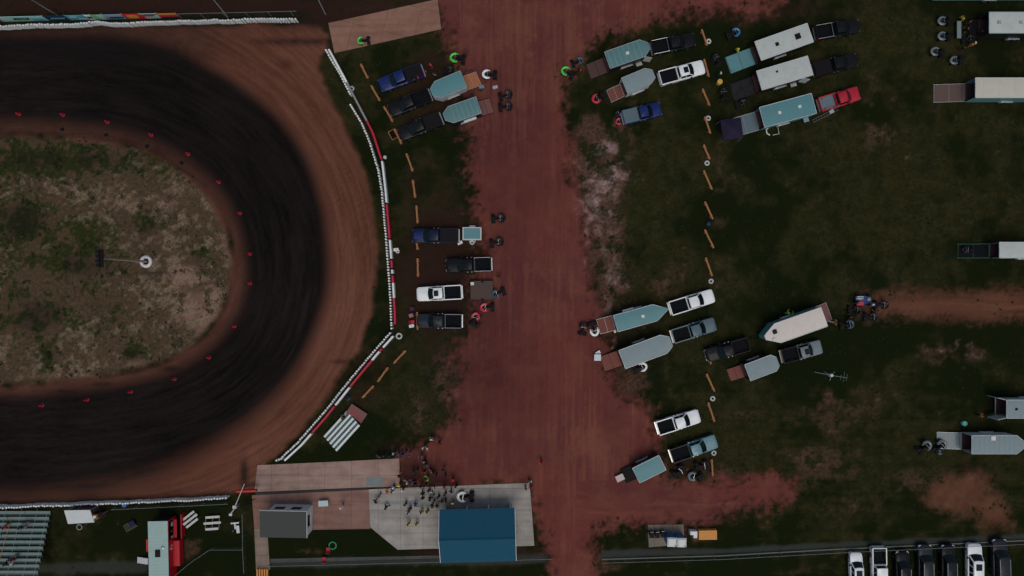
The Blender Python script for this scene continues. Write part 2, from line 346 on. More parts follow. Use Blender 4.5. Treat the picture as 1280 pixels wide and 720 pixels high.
def ground_mat():
    m, t, b = new_mat('ground_soil_and_grass'); n = t.nodes; l = t.links
    tc = n.new('ShaderNodeTexCoord')
    def noise(s, d=6, r=.6, sc=(1,1,1)):
        mp = n.new('ShaderNodeMapping'); mp.inputs['Scale'].default_value = sc; l.new(tc.outputs['Object'], mp.inputs[0])
        q = n.new('ShaderNodeTexNoise'); q.inputs['Scale'].default_value = s; q.inputs['Detail'].default_value = d; q.inputs['Roughness'].default_value = r
        l.new(mp.outputs[0], q.inputs['Vector']); return q.outputs[0]
    def rng(v, a, b_, c=0., d=1.):
        q = n.new('ShaderNodeMapRange'); q.inputs[1].default_value = a; q.inputs[2].default_value = b_; q.inputs[3].default_value = c; q.inputs[4].default_value = d
        l.new(v, q.inputs[0]); return q.outputs[0]
    def mix(f, a, b_, bt='MIX'):
        q = n.new('ShaderNodeMix'); q.data_type = 'RGBA'; q.blend_type = bt
        for s, v in ((0, f), (6, a), (7, b_)):
            if isinstance(v, (int, float)): q.inputs[s].default_value = v
            elif isinstance(v, tuple): q.inputs[s].default_value = v + (1,)
            else: l.new(v, q.inputs[s])
        return q.outputs[2]
    def attr(nm):
        a = n.new('ShaderNodeAttribute'); a.attribute_name = nm; s = n.new('ShaderNodeSeparateColor'); l.new(a.outputs['Color'], s.inputs[0])
        return s.outputs[0], s.outputs[1], s.outputs[2], a.outputs['Alpha']
    tr, ta, re, pa = attr('m1'); dr, st, gr, to = attr('m2'); gn, ri, dkn, inf = attr('m3'); wo, _a, _b, _c = attr('m4')
    f1 = noise(2.2, 8, .7); f2 = noise(7, 5, .7); f3 = noise(.6, 5)
    cl = rng(noise(1.1, 8, .75), .42, .62)
    grass = mix(rng(f2, .35, .65), (.0056, .0090, .0030), (.0118, .0175, .0058))
    grass = mix(rng(f3, .35, .65, 0, .5), grass, (.0105, .0135, .0048))
    drymix = mix(rng(f1, .35, .7), (.021, .0210, .0075), (.045, .040, .0165))
    mul = n.new('ShaderNodeMath'); mul.operation = 'MULTIPLY'; l.new(dr, mul.inputs[0]); l.new(rng(f3, .3, .6, .3, 1), mul.inputs[1])
    mul2 = n.new('ShaderNodeMath'); mul2.operation = 'MULTIPLY'; l.new(mul.outputs[0], mul2.inputs[0]); mul2.inputs[1].default_value = .85
    col = mix(mul2.outputs[0], grass, drymix)
    wk = n.new('ShaderNodeMath'); wk.operation = 'MULTIPLY'; l.new(wo, wk.inputs[0]); l.new(rng(f1, .34, .6, .15, .95), wk.inputs[1])
    col = mix(wk.outputs[0], col, mix(rng(f2, .3, .7), (.060, .031, .022), (.155, .082, .058)))
    gmo = n.new('ShaderNodeMath'); gmo.operation = 'MULTIPLY'; l.new(gn, gmo.inputs[0]); l.new(rng(noise(1.8, 7, .75), .36, .5), gmo.inputs[1])
    col = mix(gmo.outputs[0], col, mix(rng(f2, .3, .7), (.008, .012, .004), (.022, .027, .010)))
    col = mix(_b, col, mix(rng(f2, .3, .7), (.018, .0105, .0075), (.042, .022, .016)))
    # infield: brown base, straw, green clumps, reddish soil
    inbase = mix(rng(f1, .3, .7), (.040, .030, .015), (.11, .072, .046))
    incol = mix(ri, inbase, mix(rng(f2, .3, .7), (.13, .072, .052), (.22, .135, .10)))
    ginf = mix(rng(f2, .3, .7), (.010, .016, .0045), (.036, .046, .013))
    gm = n.new('ShaderNodeMath'); gm.operation = 'MULTIPLY'; l.new(gn, gm.inputs[0]); l.new(rng(noise(1.6, 7, .75), .34, .5), gm.inputs[1])
    incol = mix(gm.outputs[0], incol, ginf)
    sm = n.new('ShaderNodeMath'); sm.operation = 'MULTIPLY'; l.new(st, sm.inputs[0]); l.new(rng(noise(3.2, 7, .75), .36, .64, .1, .9), sm.inputs[1])
    incol = mix(sm.outputs[0], incol, mix(rng(f1,.3,.7), (.20, .14, .095), (.33, .235, .17)))
    col = mix(inf, col, incol)
    # tan shoulder dirt
    tanc = mix(to, (.085, .033, .021), (.19, .082, .052))
    tanc = mix(rng(f2, .3, .7, 0, .35), tanc, (.11, .045, .028))
    col = mix(ta, col, tanc)
    # red dirt
    redc = mix(to, (.105, .030, .026), (.20, .057, .043))
    redc = mix(rng(f3, .4, .7, 0, .5), redc, (.15, .055, .046))
    redc = mix(rng(_c, .42, .66, 0, .5), redc, (.078, .027, .030))
    redc = mix(rng(_a, .5, .72, 0, .35), redc, (.20, .075, .048))
    redc = mix(rng(to, .55, .95, 0, .6), redc, (.215, .082, .052))
    redc = mix(rng(f2, .45, .75, 0, .35), redc, (.09, .03, .026))
    col = mix(re, col, redc)
    pm = n.new('ShaderNodeMath'); pm.operation = 'MULTIPLY'; l.new(pa, pm.inputs[0]); l.new(rng(f1, .38, .6, .25, .8), pm.inputs[1])
    col = mix(pm.outputs[0], col, (.40, .27, .25))
    # dark race surface
    trc = mix(to, (.0060, .0053, .0050), (.0200, .0150, .0140))
    col = mix(tr, col, trc)
    col = mix(gr, col, mix(rng(f2, .3, .7), (.028, .032, .028), (.055, .06, .052)))
    wm = n.new('ShaderNodeMath'); wm.operation = 'MULTIPLY'; l.new(dkn, wm.inputs[0]); wm.inputs[1].default_value = .8
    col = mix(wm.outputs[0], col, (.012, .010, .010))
    col = mix(1.0, col, mix(rng(noise(14, 4, .7), .3, .7), (.8, .8, .8), (1.2, 1.2, 1.2)), 'MULTIPLY')
    l.new(col, b.inputs['Base Color']); b.inputs['Roughness'].default_value = 1; b.inputs['Specular IOR Level'].default_value = .0
    bp = n.new('ShaderNodeBump'); bp.inputs['Strength'].default_value = .6; bp.inputs['Distance'].default_value = .08
    l.new(noise(5, 8, .75), bp.inputs['Height']); l.new(bp.outputs[0], b.inputs['Normal'])
    return m
GM = ground_mat()
# region of every face: 0 ground, 1 infield, 2 race track, 3 dirt road
def fc(A): return .25*(A[:-1,:-1]+A[1:,:-1]+A[:-1,1:]+A[1:,1:])
reg = np.zeros((NY-1, NX-1), int)
reg[(fc(dR) > 0) | (fc(dP) > 0)] = 3
reg[fc(dDo) > 0] = 2
reg[fc(dIn) > 0] = 1
jj, ii = np.meshgrid(np.arange(NY-1), np.arange(NX-1), indexing='ij')
quad = np.stack([jj*NX+ii, jj*NX+ii+1, (jj+1)*NX+ii+1, (jj+1)*NX+ii], -1)
co = np.stack([X, Y, Z], -1).reshape(-1, 3).astype(np.float32)
for k, nm in enumerate(('ground', 'infield', 'race_track', 'dirt_road')):
    q = quad[reg == k]; used, inv = np.unique(q.ravel(), return_inverse=True)
    me = bpy.data.meshes.new(nm); me.vertices.add(len(used)); me.vertices.foreach_set('co', co[used].ravel())
    me.loops.add(len(inv)); me.loops.foreach_set('vertex_index', inv.astype(np.int32))
    me.polygons.add(len(q)); me.polygons.foreach_set('loop_start', np.arange(0, len(inv), 4, dtype=np.int32))
    me.update(calc_edges=True)
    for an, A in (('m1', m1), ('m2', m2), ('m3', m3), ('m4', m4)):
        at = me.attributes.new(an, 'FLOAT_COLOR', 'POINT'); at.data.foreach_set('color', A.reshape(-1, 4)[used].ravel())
    me.materials.append(GM)
    for p in (): pass
    o = struct(link(nm, me))
def zat(x, y): return .0

# concrete slabs
def conc(name, c1, c2, joint=3.2, tile=True, rot=0):
    m, t, b = new_mat(name); n = t.nodes; l = t.links
    tc = n.new('ShaderNodeTexCoord')
    a = n.new('ShaderNodeTexNoise'); a.inputs['Scale'].default_value = .45; a.inputs['Detail'].default_value = 10; a.inputs['Roughness'].default_value = .65
    l.new(tc.outputs['Object'], a.inputs['Vector'])
    mx = n.new('ShaderNodeMix'); mx.data_type = 'RGBA'; mx.inputs[6].default_value = c1 + (1,); mx.inputs[7].default_value = c2 + (1,)
    mr = n.new('ShaderNodeMapRange'); mr.inputs[1].default_value = .32; mr.inputs[2].default_value = .68; l.new(a.outputs[0], mr.inputs[0]); l.new(mr.outputs[0], mx.inputs[0])
    out = mx.outputs[2]
    mp = n.new('ShaderNodeMapping'); mp.inputs['Rotation'].default_value = (0, 0, rot); l.new(tc.outputs['Object'], mp.inputs[0])
    # sawn joints and long tyre smears
    sp = n.new('ShaderNodeTexNoise'); sp.inputs['Scale'].default_value = 1.0; sp.inputs['Detail'].default_value = 5
    mp2 = n.new('ShaderNodeMapping'); mp2.inputs['Scale'].default_value = (.08, 1.6, 1); mp2.inputs['Rotation'].default_value = (0, 0, rot)
    l.new(tc.outputs['Object'], mp2.inputs[0]); l.new(mp2.outputs[0], sp.inputs['Vector'])
    sr = n.new('ShaderNodeMapRange'); sr.inputs[1].default_value = .45; sr.inputs[2].default_value = .75; sr.inputs[4].default_value = .45; l.new(sp.outputs[0], sr.inputs[0])
    m2 = n.new('ShaderNodeMix'); m2.data_type = 'RGBA'; m2.inputs[7].default_value = tuple(c*.5 for c in c1) + (1,); l.new(sr.outputs[0], m2.inputs[0]); l.new(out, m2.inputs[6]); out = m2.outputs[2]
    if tile:
        bk = n.new('ShaderNodeTexBrick'); bk.offset = 0; bk.inputs['Scale'].default_value = 1; bk.inputs['Brick Width'].default_value = joint; bk.inputs['Row Height'].default_value = joint
        bk.inputs['Mortar Size'].default_value = .035; bk.inputs['Color1'].default_value = (1,1,1,1); bk.inputs['Color2'].default_value = (.9,.9,.9,1); bk.inputs['Mortar'].default_value = (.6,.6,.6,1)
        l.new(mp.outputs[0], bk.inputs['Vector'])
        m3_ = n.new('ShaderNodeMix'); m3_.data_type = 'RGBA'; m3_.blend_type = 'MULTIPLY'; m3_.inputs[0].default_value = 1; l.new(out, m3_.inputs[6]); l.new(bk.outputs[0], m3_.inputs[7]); out = m3_.outputs[2]
    l.new(out, b.inputs['Base Color']); b.inputs['Roughness'].default_value = .85
    return m
def slab(name, poly, m, z=.05, label=None):
    mb = MB(); mb.prism([G(*p) for p in poly], -.12, z, 0)
    return struct(mb.build(name, m))
CT = conc('concrete_tan', (.21, .10, .066), (.29, .155, .105), 4.2, True, R(14))
CB = conc('concrete_brown', (.24, .15, .12), (.38, .26, .21), 3.6)
CR = conc('concrete_reddish', (.18, .09, .066), (.27, .15, .115), 3.6)
CG = conc('concrete_grey', (.24, .225, .195), (.38, .355, .315), 3.0)
CP = conc('concrete_path', (.2, .15, .11), (.28, .21, .165), 1.5)
slab('concrete_ramp', [(410.5,29),(547,-1),(551.5,36.5),(418,66.5)], CT)
slab('entry_apron', [(322,581.5),(440,576),(499,573),(500,608.5),(461,609),(318,615)], CB)
slab('walkway', [(315,619),(461,612),(463,661),(391,662),(391,640),(336,640),(334,660),(318,660)], CR)
slab('walkway', [(318,660.3),(334,660.3),(337.5,712),(320,712)], CP)
slab('concrete_pad', [(461,611.5),(662,603.5),(668,682),(497,687),(463,659)], CG, .056)
slab('pavement', [(810,656),(854.5,655.5),(855,680),(811,684)], conc('concrete_small', (.14,.11,.09), (.2,.17,.14), 2.4))
slab('kerb', [(320,615.4),(461,609.4),(461,611.4),(320,618.6)], mat('kerb_dark', (.03,.034,.034), .8), .14)
mb = MB(); mb.prism([G(*p) for p in [(458,596),(478,595.5),(478,608),(458,607)]], .057, .060); struct(mb.build('puddle', mat('wet_concrete', (.12,.16,.16), .5, 0, .3, 1.5)))
mb = MB(); mb.prism([G(*p) for p in [(512,625.5),(545,622),(546,628),(516,630),(470,630),(470,627)]], .057, .060); struct(mb.build('puddle', mat('wet_concrete2', (.15,.18,.17), .5, 0, .3, 1.5)))
mb = MB(); mb.prism([G(*p) for p in [(338,698.5),(560,694),(560,697.5),(338,703.5)]], -.1, .04)
struct(mb.build('path', conc('path_grey', (.05,.055,.05), (.09,.09,.08), 3)))
mb = MB(); mb.prism([G(*p) for p in [(752,698.3),(900,693.8),(1050,685.4),(1280,674.8),(1500,664.8),(1500,666.2),(1280,676.2),(1050,686.8),(900,695.2),(752,699.7)]], -.1, .12)
struct(mb.build('kerb', mat('kerb_light', (.13,.15,.135), .8)))

# ---------------------------------------------------------------- vehicles
def wheel_mesh(r, wd, key):
    if key in MC: return MC[key]
    a = MB(); M = Matrix.Rotation(R(90), 4, 'X')
    a.lathe([(r*.62, -wd/2), (r*.93, -wd/2), (r, -wd*.32), (r, wd*.32), (r*.93, wd/2), (r*.62, wd/2)], 20, 0, M, cap=True)
    b = MB(); b.lathe([(r*.3, -wd*.52), (r*.6, -wd*.53), (r*.61, wd*.53), (r*.5, wd*.50), (r*.2, wd*.54)], 12, 0, M)
    MC[key] = (a.mesh('tyre', RUBBER, True), b.mesh('rim', RIM, True)); return MC[key]
def wheels(root, pos, r=.4, wd=.27, key='wheel_car'):
    t, rm = wheel_mesh(r, wd, key)
    for (x, y) in pos:
        o = link('wheel', t, root, (x, y, r)); link('rim', rm, o)
def hull(mb, st, zb=.42, mi=0):
    rings = []
    for x, hw, zt in st:
        rings.append([(x,-hw*.94,zb),(x,-hw,zb+.14),(x,-hw,zt-.16),(x,-hw*.965,zt-.05),(x,-hw*.86,zt),(x,-hw*.4,zt+.025),(x,hw*.4,zt+.025),(x,hw*.86,zt),(x,hw*.965,zt-.05),(x,hw,zt-.16),(x,hw,zb+.14),(x,hw*.94,zb)])
    mb.loft(rings, mi)
def greenhouse(root, xf, xr, xfr, xrr, z0, z1, hb, ht, pmat, side=2, name='cab'):
    N = 7
    ys = [-1 + 2*i/(N-1) for i in range(N)]
    def row(x, h, z, bulge): return [(x + bulge*(1-y*y), y*h, z) for y in ys]
    FB, FT = row(xf, hb, z0, .16), row(xfr, ht, z1, .10)
    RB, RT = row(xr, hb*.98, z0, -.05), row(xrr, ht, z1, -.03)
    mb = MB(); rings = []
    lo = FB + RB[::-1]; hi = FT + RT[::-1]
    cen = [((xfr+xrr)/2 + (x-(xfr+xrr)/2)*.9, y*.88, z1+.045) for x, y, z in hi]
    mb.loft([lo, hi, cen], 0); mb.build(name, pmat, root, True)
    g = MB(); g.keep = True; g.patch(FB, FT, .05, .95, .06, .95, .008); g.build('windshield', GLASS, root, True)
    g = MB(); g.keep = True; g.patch(RB[::-1], RT[::-1], .08, .92, .2, .92, .008); g.build('rear_window', GLASS, root, True)
    for s in (-1, 1):
        b = [FB[0 if s < 0 else -1], RB[0 if s < 0 else -1]]; t = [FT[0 if s < 0 else -1], RT[0 if s < 0 else -1]]
        if s < 0: b, t = b[::-1], t[::-1]
        for k in range(side):
            u0, u1 = .05 + .93*k/side, .02 + .93*(k+1)/side
            g = MB(); g.keep = True; g.patch(b, t, u0 + .01, u1, .12, .9, .008); g.build('side_window', GLASS, root)
def lamps(root, L, hw, zf=.82, zr=.95):
    for s in (-1, 1):
        a = MB(); a.loft([[(L/2-.36, s*hw*.97, z), (L/2-.1, s*hw*.84, z), (L/2-.06, s*hw*.6, z), (L/2-.3, s*hw*.6, z)] for z in (zf-.09, zf+.14)]); a.build('headlight', LAMP_W, root)
        a = MB(); a.box(-L/2-.015, -L/2+.16, s*(hw-.17), s*(hw+.012), zr-.2, zr+.2); a.build('taillight', LAMP_R, root, bevel=.01)
        a = MB(); a.box(-.09, .09, -.11, .11, -.09, .1); a.build('mirror', BLACKPL, root, bevel=.03, loc=(L*.15, s*(hw+.12), 1.22))
def arches(root, xs, hw):
    for x in xs:
        for s in (-1, 1):
            a = MB(); M = Matrix.Translation((x, s*(hw+.004), .42)) @ Matrix.Rotation(R(90), 4, 'X')
            a.ring(.47, .035, 0, 14, 6, 0, M, 0, PI); a.build('wheel_arch', BLACKPL, root)
def pickup(rear, front, pm, label, bed='open', name='pickup_truck', sunroof=False, L=None, h=1.1, bedmat=None, hoodmat=None, group=None, ladder=False, trimb=False, rails=None, L0=None):
    c = mid(rear, front, h); rz = heading(rear, front); L = L or max(5.2, min(6.4, plen(rear, front, h)))
    if L0 is not None:  # keep the front where it is
        f = G(*front, h); c = (f[0]-math.cos(rz)*L/2, f[1]-math.sin(rz)*L/2)
    t = thing(name, label, 'pickup truck', c, rz, group)
    hw = .97; xb = -L*.105; F = L/2
    mb = MB(); hull(mb, [(xb, hw, 1.2), (L*.17, hw, 1.19), (L*.24, hw, 1.16), (L*.38, hw*.985, 1.13), (F-.32, hw*.97, 1.09), (F-.16, hw*.90, 1.03), (F-.06, hw*.78, .95), (F, hw*.6, .86)])
    mb.build('body', pm, t, True)
    # hood centre ridge
    mb = MB(); mb.loft([[(L*.26, -.55, 1.175), (L*.26, .55, 1.175), (L*.26, .42, 1.215), (L*.26, -.42, 1.215)], [(F-.35, -.5, 1.10), (F-.35, .5, 1.10), (F-.35, .36, 1.135), (F-.35, -.36, 1.135)]]); mb.build('hood', hoodmat or pm, t, True)
    greenhouse(t, L*.225, xb+.02, L*.10, xb+.14, 1.18, 1.86, .88, .70, pm)
    if sunroof:
        a = MB(); a.box(.0, .62, -.38, .38, 1.9, 1.925); a.build('sunroof', GLASS, t, bevel=.01)
    B = -F
    a = MB()
    for s in (-1, 1):
        y0, y1 = sorted((s*(hw-.13), s*hw)); a.box(B, xb-.03, y0, y1, .46, 1.22)
    a.box(B, B+.09, -hw+.131, hw-.131, .5, 1.2); a.box(xb-.1, xb-.03, -hw+.131, hw-.131, .5, 1.2)
    a.build('bed_side', rails or pm, t, bevel=.02)
    a = MB(); a.box(B+.09, xb-.1, -hw+.131, hw-.131, .80, .86)
    a.box(B+.091, xb-.101, -hw+.132, -hw+.16, .86, 1.19); a.box(B+.091, xb-.101, hw-.16, hw-.132, .86, 1.19)
    for s in (-1, 1): a.box(B+F*.36-.45, B+F*.36+.45, s*.6 if s > 0 else -.8, s*.8 if s > 0 else -.6, .86, 1.05)
    for k in range(9): yy = -.5+k*.125; a.box(B+.1, xb-.11, yy-.02, yy+.02, .86, .872)
    a.build('bed_liner', bedmat or LINER, t)
    if bed == 'tonneau':
        a = MB(); a.box(B+.05, xb-.05, -hw+.06, hw-.06, 1.222, 1.25)
        for k in (1, 2): xx = B+.05+(xb-B-.1)*k/3; a.box(xx-.015, xx+.015, -hw+.08, hw-.08, 1.25, 1.262)
        a.build('bed_cover', bedmat or BLACKPL, t, bevel=.008)
    if bed == 'rack':
        a = MB()
        for s in (-1, 1): a.tube([(B+.1, s*(hw-.07), 1.3), (xb-.1, s*(hw-.07), 1.3)], .035, 8)
        a.tube([(xb-.2, -hw+.07, 1.3), (xb-.2, hw-.07, 1.3)], .035, 8); a.build('bed_rail', CHROME, t, True)
    wheels(t, [(F*.63, .84), (F*.63, -.84), (-F*.64, .84), (-F*.64, -.84)])
    lamps(t, L, hw)
    arches(t, (F*.63, -F*.64), hw)
    a = MB(); a.loft([[(F-.22, -hw*.92, z), (F+.03, -hw*.66, z), (F+.05, 0, z), (F+.03, hw*.66, z), (F-.22, hw*.92, z), (F-.3, 0, z)] for z in (.46, .66)]); a.build('front_bumper', CHROME if pm in (P_WHITE, P_BLACK, P_SILVER) else BLACKPL, t, bevel=.015)
    a = MB(); a.box(B-.14, B+.01, -hw*.9, hw*.9, .5, .66); a.build('rear_bumper', CHROME, t, bevel=.02)
    a = MB(); a.box(F-.02, F+.02, -.52, .52, .68, .9); a.build('grille', BLACKPL, t)
    for s in (-1, 1):
        for xx in (L*.02, -L*.07):
            a = MB(); a.box(xx-.08, xx+.08, s*(hw+.015)-.015, s*(hw+.015)+.015, 1.0, 1.03); a.build('door_handle', CHROME, t)
    return t
def suv(rear, front, pm, label, name='parked_suv', cat='SUV', sunroof=True, L=4.8, h=1.2, hw=.93, zt=1.72, group=None):
    rz = heading(rear, front); f = G(*front, h*.6); c = (f[0]-math.cos(rz)*L/2, f[1]-math.sin(rz)*L/2)
    t = thing(name, label, cat, c, rz, group); F = L/2
    mb = MB(); hull(mb, [(-F, hw*.82, .9), (-F+.06, hw*.9, 1.0), (-F+.25, hw, 1.08), (0, hw, 1.1), (L*.2, hw, 1.08), (F-.5, hw*.98, 1.02), (F-.22, hw*.9, .95), (F-.07, hw*.76, .86), (F, hw*.55, .75)], .34)
    mb.build('body', pm, t, True)
    greenhouse(t, L*.22, -F+.18, L*.08, -F+.55, 1.06, zt, hw*.9, hw*.72, pm, 3)
    if sunroof:
        a = MB(); a.box(-.75, .12, -.4, .4, zt+.04, zt+.065); a.build('sunroof', GLASS, t, bevel=.01)
    for s in (-1, 1):
        a = MB(); a.tube([(-F+.8, s*hw*.68, zt+.06), (L*.05, s*hw*.68, zt+.06)], .025, 6); a.build('roof_rail', ALU, t)
    wheels(t, [(F*.6, hw-.13), (F*.6, -hw+.13), (-F*.6, hw-.13), (-F*.6, -hw+.13)], .36, .24, 'wheel_suv')
    lamps(t, L, hw*.98, .78, .9); arches(t, (F*.6, -F*.6), hw)
    a = MB(); a.box(F-.03, F+.02, -.45, .45, .5, .72); a.build('grille', BLACKPL, t)
    return t

def trailer(rear, nose, W, label, roof, wall, h=2.55, noselen=1.0, blunt=.25, ribs=0, ribm=None, ramp=None, rampm=None, rampw=None, vents=(), trim=None, name='enclosed_trailer', group=None, extraL=0, tongue=True, doors=False, sidebox=None, ramp_skirt=True, opendoor=None, nosemat=None, framem=None):
    c = mid(rear, nose, h); rz = heading(rear, nose); L = plen(rear, nose, h) + extraL
    if extraL: c = (c[0]+math.cos(rz)*extraL/2, c[1]+math.sin(rz)*extraL/2)
    t = thing(name, label, 'trailer', c, rz, group); A = L/2; w2 = W/2; b = w2*blunt
    foot = [(-A,-w2),(A-noselen,-w2),(A,-b),(A,b),(A-noselen,w2),(-A,w2)]
    if noselen < .05: foot = [(-A,-w2),(A,-w2),(A,w2),(-A,w2)]
    zb, zt = .48, h-.1
    mb = MB()
    n = len(foot)
    for i in range(n - (1 if ramp or doors else 0)):
        a, c2 = foot[i], foot[(i+1) % n]
        dx, dy = c2[0]-a[0], c2[1]-a[1]; ll = math.hypot(dx, dy); ny, nx = -dx/ll*-.05, dy/ll*-.05
        mb.prism([a, c2, (c2[0]+nx, c2[1]+ny), (a[0]+nx, a[1]+ny)], zb, zt)
    mb.prism([(x*.995, y*.97) for x, y in foot], zb-.1, zb)
    mb.build('wall', wall, t)
    # crowned roof
    ov = .03
    rf = MB(); 
    def zr(x, y): return zt + .10 - .07*(y/w2)**2
    segs = [(-A-ov, w2+ov)] + [(-A + (L-noselen)*k/8, w2+ov) for k in range(1, 8)] + [(A-noselen, w2+ov)] + ([(A+ov, b+ov)] if noselen >= .05 else [])
    rings = []
    for x, hwid in segs:
        yy = [-hwid + 2*hwid*k/8 for k in range(9)]
        rings.append([(x, y, zr(x, y)) for y in yy] + [(x, y, zt+.001) for y in yy[::-1]])
    rf.loft(rings); rf.build('roof', roof, t, True)
    rm = ribm or roof
    if ribs:
        for k in range(ribs):
            a = MB()
            x = -A + (L-noselen)*(k+.5)/ribs
            pts = [(x, -w2 + 2*w2*q/6) for q in range(7)]
            for (xa, ya), (xb_, yb) in zip(pts, pts[1:]):
                za, zb_ = zr(xa, ya), zr(xb_, yb)
                vs = [a.bm.verts.new(v) for v in ((xa-.03,ya,za+.012),(xa+.03,ya,za+.012),(xb_+.03,yb,zb_+.012),(xb_-.03,yb,zb_+.012),(xa-.03,ya,za-.01),(xa+.03,ya,za-.01),(xb_+.03,yb,zb_-.01),(xb_-.03,yb,zb_-.01))]
                for f in ((0,1,2,3),(4,7,6,5),(0,4,5,1),(2,6,7,3),(1,5,6,2),(0,3,7,4)): a.bm.faces.new([vs[i] for i in f])
            a.build('roof_seam', rm, t)
    tm = trim or ALU; a = MB()
    fo = [(-A-ov,-w2-ov),(A-noselen,-w2-ov),(A+ov,-b-ov),(A+ov,b+ov),(A-noselen,w2+ov),(-A-ov,w2+ov)] if noselen >= .05 else [(-A-ov,-w2-ov),(A+ov,-w2-ov),(A+ov,w2+ov),(-A-ov,w2+ov)]
    for i in range(len(fo)):
        p, q = fo[i], fo[(i+1) % len(fo)]
        a.tube([(p[0], p[1], zt+.03), (q[0], q[1], zt+.03)], .045, 6)
    a.build('roof_trim', tm, t)
    for (vx, vy, vm, vs) in vents:
        a = MB(); z0 = zr(0, vy*w2); a.prism([(-vs,-vs),(vs,-vs),(vs,vs),(-vs,vs)], -.03, .09); a.prism([(-vs*.8,-vs*.8),(vs*.8,-vs*.8),(vs*.8,vs*.8),(-vs*.8,vs*.8)], .09, .14)
        a.build('roof_vent', vm, t, bevel=.02, loc=(-A+L*vx, vy*w2, z0))
    if ramp:
        rw = (rampw or W*.92)/2; ang = math.atan2(zb-.06, ramp)
        a = MB(); a.loft([[(-A-.01,-rw,zb-.02),(-A-.01,rw,zb-.02),(-A-.01,rw,zb+.05),(-A-.01,-rw,zb+.05)], [(-A-ramp,-rw,.02),(-A-ramp,rw,.02),(-A-ramp,rw,.08),(-A-ramp,-rw,.08)]])
        o = a.build('ramp_door', rampm or WOOD_DK, t)
        a = MB()
        for s in (-1, 1): a.tube([(-A-.01, s*(rw+.02), zb+.05), (-A-ramp, s*(rw+.02), .08)], .035, 6)
        for q in (.02, .5, .98): x = -A-.01-(ramp-.01)*q; z = (zb+.05)*(1-q)+.08*q; a.tube([(x,-rw,z+.012),(x,rw,z+.012)], .02, 6)
        a.build('ramp_frame', framem or ALU if framem or wall is not W_BLACK else BLACKPL, t)
    fl = MB(); fl.prism([(x*.98, y*.93) for x, y in foot], zb+.003, zb+.03); fl.build('floor', WOOD_DK, t)
    if doors:
        for s in (-1, 1):
            a = MB(); M = Matrix.Translation((-A, s*w2, 0)) @ Matrix.Rotation(s*R(-14), 4, 'Z')
            a.box(-w2*.96, 0, -.03, .03, zb, zt-.05, 0, M); a.build('rear_door', wall, t)
    rr = .36
    wheels(t, [(x-.25, s*(w2+.02)) for x in (-.42, .42) for s in (-1, 1)], rr, .22, 'wheel_trailer')
    for s in (-1, 1):
        a = MB(); y0, y1 = sorted((s*(w2-.1), s*(w2+.17)))
        a.loft([[(-.25+x, y0, z), (-.25+x, y1, z), (-.25+x*.985, y1, z-.03), (-.25+x*.985, y0, z-.03)] for x, z in ((-.95,.5),(-.8,.8),(-.42,.84),(.42,.84),(.8,.8),(.95,.5))])
        a.build('fender', ALU, t)
    a = MB()
    if tongue:
        a.tube([(A-noselen*.7, -w2*.6, .45), (A+1.25, 0, .45)], .05, 6); a.tube([(A-noselen*.7, w2*.6, .45), (A+1.25, 0, .45)], .05, 6)
        a.tube([(A+.8, 0, .02), (A+.8, 0, .8)], .04, 8); a.box(A+1.2, A+1.5, -.06, .06, .4, .52); a.build('tongue', BLACKPL, t)
    a = MB(); dx = A-noselen-1.1; s = -1 if random.random() < .5 else 1
    y0, y1 = sorted((s*w2, s*(w2+.012))); a.box(dx-.42, dx+.42, y0, y1, zb+.1, zt-.15); d = a.build('side_door', wall, t)
    a = MB(); y0, y1 = sorted((s*(w2+.012), s*(w2+.06))); a.box(dx-.34, dx-.2, y0, y1, 1.3, 1.36); a.build('handle', CHROME, d)
    for s in (-1, 1):
        a = MB(); a.box(-A-.02, -A+.03, s*(w2-.03)-.05, s*(w2-.03)+.05, .9, 1.15); a.build('taillight', LAMP_R, t)
    if opendoor:
        s, x = opendoor; a = MB(); M = Matrix.Translation((x*L-A, s*w2, 0)) @ Matrix.Rotation(s*R(28), 4, 'Z'); a.box(0, .95, -.02, .02, zb+.1, zt-.2, 0, M); a.build('open_side_door', W_WHITE, t)
        a = MB(); a.box(x*L-A-.9, x*L-A-.1, s*(w2+.15)-.25*1, s*(w2+.15)+.25, .2, .26); a.build('step', ALU, t)
    if sidebox:
        x, s, ln, wd, mt, z = sidebox; y0, y1 = sorted((s*w2, s*(w2+wd)))
        a = MB(); a.tube([((x*L-A)-ln/2, s*(w2+wd/2), z), ((x*L-A)+ln/2, s*(w2+wd/2), z)], wd/2, 10); a.build('rolled_awning', mt, t, True)
        for q in (-1, 1):
            a = MB(); a.box((x*L-A)+q*ln*.42-.03, (x*L-A)+q*ln*.42+.03, y0, y1-.001, z-.5, z-.02); a.build('awning_bracket', ALU, t)
    return t

